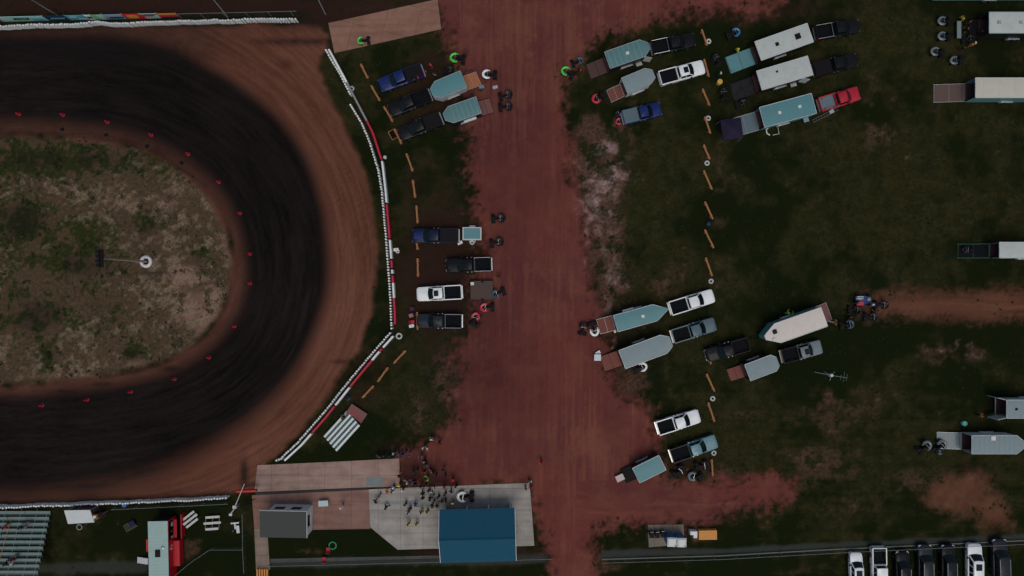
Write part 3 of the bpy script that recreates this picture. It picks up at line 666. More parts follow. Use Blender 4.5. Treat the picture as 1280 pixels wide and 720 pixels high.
def quad(front_c, ang, fm, label, sc=1.0, z=0, group='racing quads parked in the pits', seat=None):
    """front_c: picture point of its centre; ang: picture heading in degrees, 0 = right, 90 = up"""
    t = thing('racing_quad', label, 'quad bike', G(*front_c, .6), R(ang), group, z); t.scale = (sc, sc, sc)
    if 'quadmesh' not in MC:
        D = {}
        a = MB(); a.tube([(-.75,0,.42),(-.3,0,.5),(.1,0,.55),(.5,0,.45),(.8,0,.36)], [.06,.13,.15,.12,.05], 8); a.box(-.3,.3,-.17,.17,.25,.45); D['frame'] = a.mesh('frame', BLACKPL, True)
        a = MB(); a.loft([[(x,-w_,z-.09),(x,w_,z-.09),(x,w_*.8,z),(x,-w_*.8,z)] for x, w_, z in ((-.82,.10,.80),(-.6,.15,.78),(-.2,.14,.74),(.05,.1,.8))]); D['seat'] = a.mesh('seat', BLACKPL, True, )
        a = MB(); a.loft([[(x,-w_,z-.16),(x,w_,z-.16),(x,w_*.6,z),(x,-w_*.6,z)] for x, w_, z in ((0,.09,.86),(.2,.14,.9),(.38,.1,.84))]); D['tank'] = a.mesh('tank', BLACKPL, True)
        a = MB(); a.tube([(.32,-.42,.98),(.36,-.2,1.0),(.4,0,.94),(.36,.2,1.0),(.32,.42,.98)], .022, 6); a.tube([(.4,0,.94),(.58,0,.5)], .03, 6); D['handlebar'] = a.mesh('handlebar', CHROME, True)
        a = MB(); a.tube([(.78,-.25,.35),(.98,-.2,.42),(1.0,0,.46),(.98,.2,.42),(.78,.25,.35)], .028, 6); D['bumper'] = a.mesh('bumper', ALU, True)
        a = MB()
        for s in (-1, 1): a.tube([(.15,s*.15,.4),(.55,s*.48,.28)], .03, 6); a.tube([(.62,s*.12,.42),(.6,s*.48,.3)], .03, 6)
        a.tube([(-.62,-.5,.28),(-.62,.5,.28)], .04, 6); D['axle'] = a.mesh('axle', ALU, True)
        MC['quadmesh'] = D
    D = MC['quadmesh']
    for k in ('frame', 'seat', 'tank', 'handlebar', 'bumper', 'axle'): link(k, D[k], t)
    key = 'qf_' + fm.name
    if key not in MC:
        a = MB(); N = 15; rings = []
        for i in range(N):
            u = -1 + 2*i/(N-1); an = u*R(118); 
            cx, cy = .35, 0; rx, ry = .62, .50
            dirx, diry = math.cos(an), math.sin(an)
            wd = .27 if abs(u) < .85 else .14
            px, py = cx + rx*dirx, ry*diry; zc = .66 + .05*abs(math.sin(an)); 
            rings.append([(px - dirx*wd*.5, py - diry*wd*.5, zc+.05), (px, py, zc+.085), (px + dirx*wd*.6, py + diry*wd*.6, zc-.01), (px + dirx*wd*.55, py + diry*wd*.55, zc-.04), (px - dirx*wd*.5, py - diry*wd*.5, zc)])
        a.loft(rings); f1 = a.mesh('front_fender', fm, True)
        a = MB()
        for s in (-1, 1): a.loft([[(x, s*y0, z), (x, s*y1, z-.03), (x, s*y1, z-.06), (x, s*y0, z-.04)] for x, y0, y1, z in ((-.95,.16,.34,.66),(-.7,.14,.46,.74),(-.35,.12,.36,.7))])
        f2 = a.mesh('rear_fender', BLACKPL if fm is not P_WHITE else BLACKPL, True); MC[key] = (f1, f2)
    link('front_fender', MC[key][0], t); link('rear_fender', MC[key][1], t)
    wheels(t, [(.6,.52),(.6,-.52)], .27, .19, 'wheel_quad_f'); wheels(t, [(-.62,.5),(-.62,-.5)], .26, .28, 'wheel_quad_r')
    return t
# ================================================================ barriers round the track
PIPE = mat('white_pipe', (.80, .83, .79), .5, 0, .12, 2, dirt=.3)
REDP = mat('red_board', (.42, .008, .035), .55, 0, .12, 2, dirt=.12)
WHP = mat('white_board', (.72, .74, .72), .55, 0, .1, 2, dirt=.25)
GRP = mat('grey_board', (.22, .24, .24), .55, 0, .1, 2, dirt=.2)
def resample(pts, step):
    W = [Vector(G(*p)) for p in pts]; out = []; carry = 0
    for a, b in zip(W, W[1:]):
        L = (b-a).length; d = carry
        while d < L: out.append(a.lerp(b, d/L)); d += step
        carry = d - L
    return out
def pipe_barrier(pts, label, hgt=1.15, step=.37, r=.13, per=14, group=None, wob=.05):
    P = resample(pts, step); t = thing('pipe_barrier', label, 'track barrier', P[0], 0, group)
    o = P[0]; rr = random.Random(len(P))
    for k in range(0, len(P), per):
        a = MB(); ph = rr.random()*6
        for i, p in enumerate(P[k:k+per+0]):
            q = p - o; x = q.x + rr.uniform(-.02,.02); y = q.y + math.sin(ph + (k+i)*.35)*wob + rr.uniform(-.04,.04); hh = hgt + rr.uniform(-.09,.09)
            a.tube([(x, y, -.05), (x, y, hh-.04), (x, y, hh)], [r, r, r*.75], 9)
        a.build('barrier_section', PIPE, t, True)
    return t
pipe_barrier([(-60,38),(0,36.5),(60,34.5),(112,33),(126,31),(140,33),(170,32.5),(230,30),(300,28.5),(375,27)], 'long ribbed white barrier on the straight in front of the coloured banners', 1.2)
pipe_barrier([(-60,636),(0,631.5),(100,628),(200,624),(289,620)], 'long ribbed white barrier on the straight in front of the grandstand', 1.2)
pipe_barrier([(410,66),(428,97),(441,122)], 'short ribbed white barrier at the corner of the tan concrete ramp', 1.15, wob=.02)
pipe_barrier([(440,133),(454,156),(464,180),(474,212),(479,240),(482,275),(485,310),(488,350),(490,385),(491,411)], 'curved ribbed white barrier beside the pit trucks around the right end of the oval', 1.15, wob=.02)
pipe_barrier([(489,416),(470,437),(440,473),(405,517),(375,551),(355,570)], 'slanting ribbed white barrier beside the aluminium bleacher and log rails', 1.15, wob=.02)
pipe_barrier([(355,571),(348,573.5)], 'stub of white barrier posts at the entry apron corner', 1.1, wob=.02)
def boards(pts, segs, label, off=.38, group=None, hgt=1.05, th=.24):
    P = resample(pts, .25); t = thing('board_barrier', label, 'board barrier', P[0]); o = P[0]; n = len(P)
    for (u0, u1, m) in segs:
        a = MB(); i0, i1 = int(u0*(n-1)), int(u1*(n-1)); rings = []
        for i in range(i0, i1+1, 2):
            p = P[i]; d = (P[min(i+1, n-1)] - P[max(i-1, 0)]).normalized(); nn = Vector((-d.y, d.x)) * 1
            c1 = p - o + nn*off; c2 = p - o + nn*(off+th)
            rings.append([(c1.x, c1.y, -.02), (c2.x, c2.y, -.02), (c2.x, c2.y, hgt), (c1.x, c1.y, hgt)])
        if len(rings) > 1: a.loft(rings); a.build('board', m, t)
    return t
boards([(411,66),(428,97),(452,143),(465,168),(477,205),(481,240),(484,275),(487,310),(490,350),(492,385),(493,411)],
    [(0,.14,PIPE),(.141,.28,GRP),(.281,.33,REDP),(.331,.43,REDP),(.431,.575,WHP),(.576,.70,REDP),(.701,.77,WHP),(.771,.80,REDP),(.801,.82,WHP),(.821,.85,REDP),(.851,.90,WHP),(.901,.999,REDP)],
    'red and white board wall backing the curved barrier around the right end of the oval', off=.16)
boards([(491,418),(472,439),(442,475),(407,519),(377,553),(353,575)],
    [(0,.10,WHP),(.101,.13,REDP),(.131,.19,WHP),(.191,.40,REDP),(.401,.55,WHP),(.551,.76,REDP),(.761,.999,WHP)], 'red and white board wall backing the slanting barrier down to the entry apron', off=.16)
# banners along the top straight
NAVY = mat('banner_navy', (.012,.03,.06), .6); BLUE1 = mat('banner_blue', (.08,.28,.36), .6); AQUA = mat('banner_aqua', (.28,.5,.46), .6); MAG = mat('banner_magenta', (.4,.02,.12), .6)
GRN = mat('banner_green', (.14,.4,.18), .6); YEL = mat('banner_yellow', (.5,.28,.05), .6); REDB = mat('banner_red', (.5,.02,.02), .6); PINK = mat('banner_pink', (.45,.25,.3), .6); DK = mat('banner_dark', (.02,.02,.025), .6)
def banner(x0, x1, base, marks, label):
    yy = lambda x: 27.5 - x*5.0/228
    a, b = Vector(G(x0, yy(x0))), Vector(G(x1, yy(x1))); L = (b-a).length; ang = math.atan2(b.y-a.y, b.x-a.x)
    t = thing('advertising_banner', label, 'banner', a, ang, 'advertising banners along the top straight')
    q = MB(); q.box(0, L-.03, -.03, .03, .15, 1.65); q.build('panel', base, t)
    for (u0, u1, v0, v1, m, sk) in marks:
        q = MB(); z0, z1 = .15+1.5*v0, .15+1.5*v1
        q.loft([[(L*u0, y, z0), (L*u1, y, z0), (L*min(.99, u1+sk), y, z1), (L*max(0.01, u0+sk), y, z1)] for y in (-.045, -.031)]); q.build('printed_shape', m, t)
    for x in (.04, L-.08):
        q = MB(); q.tube([(x, .07, 0), (x, .07, 1.75)], .03, 6); q.build('post', ALU, t)
banner(-30, 6, MAG, [(.6,.95,.1,.5,NAVY,.1)], 'magenta banner cut by the left picture edge')
banner(6, 63, AQUA, [(.28,.62,.3,.72,DK,.04),(.34,.56,.4,.62,AQUA,.04),(.7,.98,.05,.55,BLUE1,-.05)], 'pale aqua banner with dark oval emblem beside the magenta banner')
banner(63, 90, NAVY, [(.15,.8,.3,.6,BLUE1,.1)], 'navy blue banner below the light mast')
banner(90, 114, BLUE1, [(.1,.5,.55,.9,AQUA,.1),(.5,.95,.1,.4,AQUA,0)], 'light blue banner right of the navy banner')
banner(114, 121, WHP, [(.1,.9,.3,.7,NAVY,0)], 'narrow white and navy banner between the blue and green ones')
banner(121, 136, GRN, [(.5,.95,0,1,AQUA,.02)], 'green and aqua banner on the top straight')
banner(136, 160, BLUE1, [(.0,.98,.66,.98,PINK,0),(.2,.9,.2,.5,NAVY,.03)], 'blue banner with a pink upper stripe')
banner(160, 182, REDB, [(.15,.75,.15,.8,YEL,.05)], 'red banner with a yellow middle')
banner(182, 203, AQUA, [(.05,.75,.45,.8,MAG,.02),(.2,.98,.78,.92,DK,.0),(.0,.12,0,1,REDB,-.0)], 'aqua and white banner with a dark red mark')
banner(203, 227, REDB, [(.01,.98,.75,.98,YEL,0),(.05,.98,.0,.3,NAVY,0)], 'orange topped red banner at the right end of the banner row')
# thin wire fences
WIRE = mat('fence_wire', (.05, .055, .05), .6, .3, .2, 4)
def wire_fence(pts, label, hgt=1.2, step=3.0, h_=None, nw=4):
    P = [Vector(G(*p)) for p in pts]; t = thing('wire_fence', label, 'fence', P[0]); o = P[0]
    Q = resample(pts, step)
    for q in Q:
        a = MB(); a.tube([(q.x-o.x, q.y-o.y, 0), (q.x-o.x, q.y-o.y, hgt)], .03, 6); a.build('post', GRP, t)
    a = MB(); 
    for p, q in zip(P, P[1:]): a.tube([(p.x-o.x, p.y-o.y, hgt), (q.x-o.x, q.y-o.y, hgt)], .022, 6)
    a.build('top_rail', GRP, t)
    a = MB()
    for k in range(nw):
        z = hgt*(k+.5)/nw
        for p, q in zip(P, P[1:]): a.tube([(p.x-o.x, p.y-o.y, z), (q.x-o.x, q.y-o.y, z)], .006, 4)
    for p, q in zip(P, P[1:]):
        L = (q-p).length
        for k in range(int(L/.35)):
            r = p.lerp(q, (k+.5)*.35/L); a.tube([(r.x-o.x, r.y-o.y, .03), (r.x-o.x, r.y-o.y, hgt)], .004, 3)
    a.build('wire_mesh', WIRE, t)
wire_fence([(228,23),(375,19.5)], 'wire fence behind the white barrier right of the banners', 1.5)
wire_fence([(145,634),(289,627)], 'wire fence between the white barrier and the picnic lawn', 1.1)
wire_fence([(307,640),(307.5,682),(309,712)], 'wire fence along the left side of the narrow walkway', 1.2)
wire_fence([(223,716),(242,700),(266,684),(307,684)], 'bent wire fence from the red trailer to the walkway', 1.0)
wire_fence([(752,699.5),(900,695),(1050,686.6),(1280,676),(1400,671)], 'long wire fence on the light kerb above the parked cars', 1.2)
wire_fence([(338,704),(560,698.5),(690,695)], 'wire fence on the grey path below the pavilion', 1.1)

# ================================================================ log rails
def log_rail(a, b, label, group, grey=False):
    A, B = Vector(G(*a, .3)), Vector(G(*b, .3)); L = (B-A).length; c = (A+B)/2; rz = math.atan2(B.y-A.y, B.x-A.x)
    t = thing('log_rail', label, 'log rail', c, rz, group)
    m = MB(); n = 9
    pts = [(-L/2 + L*i/(n-1), random.uniform(-.012,.012), .30+random.uniform(-.01,.01)) for i in range(n)]
    m.tube(pts, [.14*(1+random.uniform(-.06,.06)) for _ in range(n)], 12); m.build('log', LOG, t, True)
    for x in (-L*.36, L*.36):
        m = MB(); m.box(x-.12, x+.12, -.22, .22, -.02, .17); m.build('support_block', WOOD_RED, t, bevel=.01)
g1 = 'orange log rails marking the pit rows'
ord_ = ['first','second','third','fourth','fifth','sixth','seventh','eighth','ninth','tenth','eleventh','twelfth']
left_logs = [((451,80),(460,98)),((464,107),(475,126)),((480,133),(491,152)),((493,161),(502,180)),((508,192),(516,214)),((516,225),(519,247)),((520.5,257),(522,279)),((521,303),(522,312)),((522,323),(522.5,346)),((521.5,390),(522,412))]
near = ['above the blue pickup by the tan ramp','ahead of the blue pickup by the tan ramp','at the nose of the upper black pickup','in front of the second black pickup with the orange tyre beside it','on open grass below the black pickups','on open grass above the long blue pickup','just above the hood of the long blue pickup','short stub just below the long blue pickup','ahead of the black covered pickup','ahead of the slate pickup beside red chairs']
for (a, b), s in zip(left_logs, near): log_rail(a, b, 'orange log rail ' + s, g1)
for (a, b), s in zip([((507,438),(492,454)),((485,459),(472,477)),((467,482),(453,497))], ['uppermost of the three slanting ones near the bleacher','middle of the three slanting ones near the bleacher','lowest of the three slanting ones nearest the bleacher']): log_rail(a, b, 'orange log rail, ' + s, g1)
right_logs = [((877,37),(884,57)),((880,74),(886,96)),((878,111),(887,132)),((881,146),(888,167)),((879.5,181),(887,199)),((879.5,213),(890,237)),((881,252),(891,274)),((881,287),(892,310)),((882,322),(890,345)),((880,437),(889,455)),((883,467),(893,489)),((885,503),(893,527)),((889.5,574),(891,595))]
near = ['at the top of the right row beside the black pickup','at the nose of the upper white pickup','level with the blue pickup of the upper right row','with a white tyre at its upper end by the purple canopy','on open grass above a white tyre','second on the open grass of the right row','on open grass just above the blue bucket','on open grass just below the blue bucket','just above the upper of two white pickups facing right','at the lit nose of the dark pickup below the slate pickup','between the dark pickup and a white tyre','right of the lower white pickup below a white tyre','upright beside the lowest teal pickup and quads']
for (a, b), s in zip(right_logs, near): log_rail(a, b, 'orange log rail ' + s, g1)

# tyres
TW = mat('tyre_painted_white', (.5,.52,.5), .7, 0, .15, 6, dirt=.3)
def tyre(p, label, r=.33, m=TW, name='painted_tyre', wd=.22, inner=None):
    a = MB(); a.ring(r-.11, .11, .11, 22, 8, 0, None, sz=wd/.22); return tag(a.build(name, m, None, True, loc=(*G(*p), 0)), label, 'tyre')
tyre((440,111), 'white tyre ring beside the short barrier above the blue pickup', .36)
tyre((497,314), 'white tyre ring beside the curved barrier near the long blue pickup', .3)
tyre((499,420), 'grey white tyre at the corner where the two barriers meet', .45)
for p, s in [((885.5,52),'by the top orange log of the right row'),((885,148),'by the purple canopy and an orange log'),((883.5,204),'on the open grass of the right row'),((888.5,351.5),'above the nose of the upper white pickup facing right'),((890.5,498),'between two logs above the lower white pickup'),((892,566),'below the nose of the lowest teal pickup')]: tyre(p, 'white painted tyre ' + s, .36)
for p, s in [((184,183),'near the upper right infield edge'),((227,204),'right of the other on the infield edge'),((133,169),'near the top infield edge'),((78,162),'nearest the left at the top infield edge')]:
    tyre(p, 'small black tyre lying ' + s, .24, RUBBER, 'black_tyre')
tag(MB().ring(.28,.06,.06,24,8).build('hose_ring', mat('hose_green', (.02,.22,.08), .5), None, True, loc=(*G(416,681.5), 0)), 'green hose ring on the lawn below the grey roofed booth', 'hose').scale = (1.7,1.7,1.7)
# red track markers
CONE = mat('cone_red', (.42,.008,.03), .5, 0, .05, 3)
cones = [((22,142),'first from the left along the top infield edge'),((77,143),'second from the left along the top infield edge'),((133,152),'third from the left along the top infield edge'),((188,168),'fourth from the left along the top infield edge'),((234,192),'where the top edge starts curving down'),((272.5,227),'upper right of the infield curve'),((299,266),'right of the infield just above the middle'),((311.5,317),'upper of the two at the far right of the infield'),((311.5,354),'lower of the two at the far right of the infield'),((292,408),'lower right of the infield curve'),((260,447),'where the curve turns to the lower straight'),((217,474),'fourth from the left on the lower infield edge'),((162,490),'third from the left on the lower infield edge'),((107.5,500),'second from the left on the lower infield edge'),((51,507),'first from the left on the lower infield edge')]
cm = None
for p, s in cones:
    t = thing('track_cone', 'red marker cone, ' + s, 'cone', G(*p, .3), random.random(), 'red marker cones around the infield')
    if cm is None:
        a = MB(); a.lathe([(.20,.04),(.16,.3),(.09,.62),(.05,.68)], 16); m1_ = a.mesh('cone', CONE, True)
        a = MB(); a.lathe([(.23,0),(.24,.03),(.20,.045)],18); m2_ = a.mesh('base', CONE); cm = 1
    link('cone', m1_, t); link('base', m2_, t)

# infield light pole
t = thing('light_pole', 'tall pale pole rising from a white ring in the infield', 'light pole', G(183,327)); x, y = 0, 0
M = Matrix.Identity(4)
a = MB(); a.tube([(0,0,0),(-.05,0,5),(-.1,0,10.0)], [.16,.13,.1], 10); a.build('pole', mat('pole_wood', (.34,.25,.2), .8, 0, .2, 3), t, True)
a = MB(); a.ring(.62,.22,.1,28,8); a.build('base_ring', mat('ring_white', (.62,.6,.6), .6), t, True)
a = MB(); a.lathe([(.42,.0),(.42,.06)], 20); a.build('base_hole', LINER, t)
a = MB(); a.box(-.35,.15,-1.1,1.1,9.9,10.05); a.build('crossarm', BLACKPL, t)
for yy in (-.8,-.27,.27,.8):
    a = MB(); a.box(-.65,-.2,yy-.2,yy+.2,9.75,10.2); a.build('floodlight', BLACKPL, t, bevel=.03)
# light masts behind the banners
def mast(base, hgt, label, tilt=(0,0), r=.06):
    t = thing('light_mast', label, 'mast', G(*base)); a = MB(); a.tube([(0,0,0),(tilt[0],tilt[1],hgt)], [r*1.3,r], 8); a.build('pole', ALU, t, True)
    a = MB(); a.box(tilt[0]-.9,tilt[0]+.9,tilt[1]-.06,tilt[1]+.06,hgt-.1,hgt); a.build('crossarm', ALU, t)
    for q in (-.7,0,.7):
        a = MB(); a.box(tilt[0]+q-.2,tilt[0]+q+.2,tilt[1]-.3,tilt[1]+.1,hgt,hgt+.3); a.build('floodlight', BLACKPL, t)
mast((75,21), 11, 'thin grey mast behind the navy banner', (0,.0))
mast((285,21.5), 9.5, 'thin grey mast behind the barrier right of the banners', (0,1.0))
mast((407,18), 8.5, 'thin grey mast beside the tan concrete ramp', (0,1.3))

# ================================================================ pickups and cars
pickup((528,87),(474,107), P_BLUE, 'bright blue pickup with dark bed nosed against the orange logs by the tan ramp', bed='tonneau')
pickup((536,118),(487,138), P_BLACK, 'black pickup between the bright blue pickup and the other black pickup', L=5.9)
pickup((552,147),(497,169), P_BLACK, 'black crew cab pickup hitched to the ribbed teal trailer', bed='tonneau', L=6.1)
pickup((573,294.5),(514.5,294.5), P_NAVY, 'navy blue pickup hitched to the tiny white rimmed box trailer', bed='tonneau', hoodmat=P_BLUE)
pickup((614,330),(557,332), P_BLACK, 'black pickup with covered bed between navy and white pickups', bed='rack')
pickup((577,365),(520.5,368), P_WHITE, 'white pickup with sunroof hitched to the flat wooden trailer', sunroof=True)
pickup((577,401.5),(521,401), P_DARKGREY, 'dark slate pickup with silver bed rails below the white pickup', bed='rack', hoodmat=P_NAVY)
pickup((815,60),(869,48.5), P_BLACK, 'black pickup with bed rails above the upper white pickup', bed='rack')
pickup((825,98),(881,82.5), P_WHITE, 'white pickup with sunroof nosed to a log in the upper right row', sunroof=True)
pickup((779,147),(827,135), P_BLUE, 'blue pickup with slate bed cover below the small white V nose trailer', bed='tonneau', bedmat=P_SLATE)
pickup((1020,41),(1075,31), P_BLACK, 'black pickup ahead of the uppermost long white trailer', bed='rack')
pickup((1018,87),(1072,74), P_BLACK, 'very dark pickup ahead of the middle long white trailer', bed='tonneau')
pickup((1025,131),(1075,115.5), P_RED, 'red pickup ahead of the long teal trailer', bedmat=mat('bed_grey', (.12,.17,.2), .5))
pickup((978,446),(1028,433), P_SILVER, 'silver pickup with sunroof and black bed below the beige trailer', sunroof=True, rails=P_BLACK)
pickup((936,430),(883,445), P_BLACK, 'dark pickup with lit chrome nose facing left at a log', name='pickup_truck')
pickup((838,386),(893,369), P_WHITE, 'white pickup ahead of the pointed teal trailer, uppermost of the central right row', bed='open')
pickup((841,421),(895,404.5), P_SLATE, 'slate grey pickup ahead of the wide grey trailer', rails=P_SLATE)
pickup((822,536),(875,519.5), P_WHITE, 'lone white pickup with black bed above the lowest teal pickup', bed='open')
pickup((839,571),(897,551), P_TEAL, 'light teal pickup ahead of the flat fronted teal trailer', rails=P_BLACK)
# cars at the bottom edge
suv((1070,740),(1069,690), P_WHITE, 'small white SUV, leftmost of the cars below the fence', L=4.4, hw=.86)
pickup((1099,684.5),(1100,740), P_WHITE, 'white pickup parked tail first against the fence', L=5.8)
suv((1128,740),(1127,688), P_BLACK, 'black car between the white pickup and the teal tinted car', sunroof=False)
suv((1156,740),(1155,680), P_DARKGREY, 'dark car with pale windscreen, second dark one from the left', sunroof=False, L=5.0)
suv((1185,740),(1184,680), P_BLACK, 'black SUV with bright bumper left of the large white SUV', sunroof=True, L=4.9)
suv((1217,740),(1217,679), P_WHITE, 'large white SUV with sunroof below the fence', L=5.0, hw=.98, zt=1.78)
suv((1250,740),(1248,673), P_DARKGREY, 'dark grey van at the right end of the cars below the fence', L=5.3, hw=1.0, zt=1.85, sunroof=False)

# ================================================================ trailers
VW = mat('vent_white', (.6,.62,.6), .4); VB = mat('vent_black', (.01,.01,.012), .3)
trailer((579,98.5),(539.5,115), 2.25, 'plain grey V nose trailer with bright orange ramp down', T_TEAL, W_WHITE, noselen=.9, blunt=.4, ribs=6, ramp=2.1, rampm=WOOD_OR, rampw=1.9)
trailer((598,131),(555.5,146), 2.2, 'ribbed teal V nose trailer with side awning and brown ramp down', T_GREEN, W_BLACK, noselen=.9, blunt=.4, ribs=6, ribm=T_GREY, ramp=1.8, rampm=WOOD_PK, sidebox=(.35,1,1.7,.42,W_WHITE,1.9))
trailer((759.5,75),(811,57), 2.25, 'ribbed teal V nose trailer with white vent, rearmost ramp near the red road', T_GREEN, W_BLACK, noselen=.9, blunt=.35, ribs=7, ribm=T_GREY, ramp=2.4, rampm=WOOD_DK, vents=[(.48,0,VW,.2)], opendoor=(-1,.85))
trailer((781,107),(817,92), 2.15, 'small pale V nose trailer between the ribbed trailer and blue pickup', T_GREY, W_WHITE, noselen=.8, blunt=.5, ramp=1.9, rampm=WOOD_RED, rampw=1.7, ribs=1, sidebox=None)
trailer((948,63.5),(1013,40.5), 2.55, 'long flat nosed white trailer with two dark vents, uppermost of three', T_WHITE, W_BLACK, noselen=.02, blunt=1, ramp=3.4, rampm=T_TEAL, vents=[(.36,0,VB,.22),(.76,.05,VB,.36)], trim=W_WHITE, ribs=9)
trailer((949.5,100.5),(1013,81.5), 2.55, 'long flat nosed white trailer with black ramp, middle of three', T_WHITE, W_BLACK, noselen=.02, blunt=1, ramp=3.0, rampm=W_BLACK, vents=[(.36,.35,VB,.12)], trim=W_WHITE, ribs=9, opendoor=(-1,.82))
trailer((953,146.5),(1017.5,129), 2.65, 'long teal trailer with slate ramp beside the purple canopy', T_TEAL, W_TEAL, noselen=.02, blunt=1, ramp=3.2, rampm=P_SLATE, vents=[(.33,0,VW,.2),(.72,.05,VW,.2)], trim=W_WHITE, ribs=5)
trailer((1030.5,396),(957,422), 2.6, 'long beige topped trailer with pointed nose above the silver pickup', T_BEIGE, W_TEAL, h=2.8, noselen=1.7, blunt=.2, ramp=2.0, rampm=WOOD_PK, vents=[(.83,-.25,VB,.28),(.88,.45,ALU,.2)])
trailer((935,466),(972,452), 2.2, 'small white trailer with dull red ramp at the centre right', T_GREY, W_BLACK, noselen=.55, blunt=.55, ramp=1.9, rampm=WOOD_RED, rampw=1.7, trim=W_WHITE)
trailer((770,404.5),(834.5,386.5), 2.15, 'slim teal trailer with sharply pointed nose and white vent', T_TEAL, W_TEAL, noselen=1.7, blunt=.05, ribs=6, ramp=2.1, rampm=WOOD_RED, vents=[(.52,0,VW,.2)], trim=W_WHITE, sidebox=(.3,1,1.5,.35,W_WHITE,1.8))
trailer((778,449.5),(838.5,427), 2.5, 'wide plain grey trailer with blunt nose and red ramp', T_GREY, W_BLACK, noselen=1.0, blunt=.5, ribs=8, ramp=2.5, rampm=WOOD_RED, rampw=2.1)
trailer((795.5,594.5),(828,578.5), 2.1, 'flat fronted teal trailer at the lower end of the red road', T_TEAL, W_BLACK, h=2.3, noselen=.02, blunt=1, ramp=1.6, rampm=BLACKPL, trim=W_WHITE)
trailer((591,292),(603,292), 1.75, 'x', T_TEAL, W_WHITE) if False else None
trailer((1237,28),(1330,28), 2.75, 'white trailer with round vent at the upper right edge', T_WHITE, W_BLACK, h=2.8, noselen=1.2, blunt=.4, ramp=.9, rampm=BLACKPL, vents=[(.13,0,ALU,.22),(.42,0,ALU,.2)], trim=W_TEAL, extraL=0)
trailer((1220,109.5),(1330,109.5), 2.55, 'cream topped trailer with brown ramp at the right edge', mat('roof_cream', (.52,.5,.42), .55, 0, .06, 1.2, dirt=.1), W_TEAL, h=2.8, noselen=1.2, blunt=.4, ramp=3.9, rampm=wood('ramp_wood_brown', (.10,.065,.05)), trim=W_WHITE, ribs=5)
trailer((1250,312.5),(1340,312.5), 2.0, 'narrow white trailer with green edged black ramp at the right edge', T_WHITE, W_TEAL, noselen=1.0, blunt=.4, ramp=4.0, rampm=LINER, trim=W_WHITE, framem=mat('frame_green', (.02,.14,.06), .5))
trailer((1259,511.5),(1340,511.5), 2.35, 'grey topped trailer with open rear doors at the right edge', T_GREY, W_WHITE, h=2.7, noselen=1.0, blunt=.4, doors=True, vents=[(.14,0,VB,.14)], trim=W_WHITE)
trailer((1215.5,556),(1284,556), 2.35, 'pale ribbed trailer with V nose and slate ramp at the lower right edge', T_GREY, W_WHITE, h=2.75, noselen=1.3, blunt=.1, ramp=3.0, rampm=P_SLATE, ribs=9, trim=W_WHITE, vents=[(.38,.75,VW,.3)])
trailer((1178,-21),(1330,-21), 2.6, 'long teal trailer cut off by the top edge', T_TEAL, W_TEAL, h=2.8, noselen=1.2, blunt=.4, trim=W_TEAL)
# small white rimmed box trailer
t = thing('cargo_trailer', 'tiny white trailer with teal lid and spare tyre behind the navy pickup', 'trailer', G(590,292,1.2), PI)
a = MB(); a.box(-1.25,1.25,-.85,.85,.45,1.25); a.build('box', W_WHITE, t, bevel=.03)
a = MB(); a.box(-1.1,1.1,-.7,.7,1.251,1.29); a.build('lid', T_TEAL, t, bevel=.015)
a = MB(); a.tube([(1.2,0,.42),(2.3,0,.42)], .05, 6); a.build('tongue', BLACKPL, t)
wheels(t, [(0,.98),(0,-.98)], .3, .2, 'wheel_small')
for s in (-1,1):
    a = MB(); a.loft([[(x,s*.86,z),(x,s*1.12,z),(x*.95,s*1.12,z-.04),(x*.95,s*.86,z-.04)] for x,z in ((-.45,.45),(-.3,.66),(.3,.66),(.45,.45))]); a.build('fender', W_WHITE, t)
a = MB(); a.ring(.24,.1,.9,18,8); a.build('spare_tyre', TW, t, True, loc=(.0,1.15,0))
a = MB(); a.tube([(-1.2,-.8,1.25),(-1.75,-1.0,1.7),(-1.75,-1.6,1.7)], .03, 6); a.build('ramp_rail', REDB, t)
# flat wooden trailer
t = thing('flatbed_trailer', 'flat open trailer with camouflage brown deck behind the white pickup', 'trailer', G(602,363,.6), PI)
dk = wood('deck_brown', (.075,.045,.035), 7)
a = MB()
for k in range(12): a.box(-1.5, 1.5, -1.27+k*.212, -1.27+k*.212+.2, .5, .545)
a.build('deck', dk, t)
a = MB(); a.box(-1.55,1.55,-1.33,-1.28,.42,.66); a.box(-1.55,1.55,1.28,1.33,.42,.66); a.box(1.5,1.56,-1.279,1.279,.42,.66); a.tube([(1.5,-.8,.45),(2.7,0,.45)], .05, 6); a.tube([(1.5,.8,.45),(2.7,0,.45)], .05, 6); a.build('frame', BLACKPL, t)
wheels(t, [(-.1,1.15),(-.1,-1.15)], .3, .2, 'wheel_small')
a = MB(); a.box(1.0,1.45,-1.1,-.7,.56,.95); a.build('tool_box', ALU, t, bevel=.03)

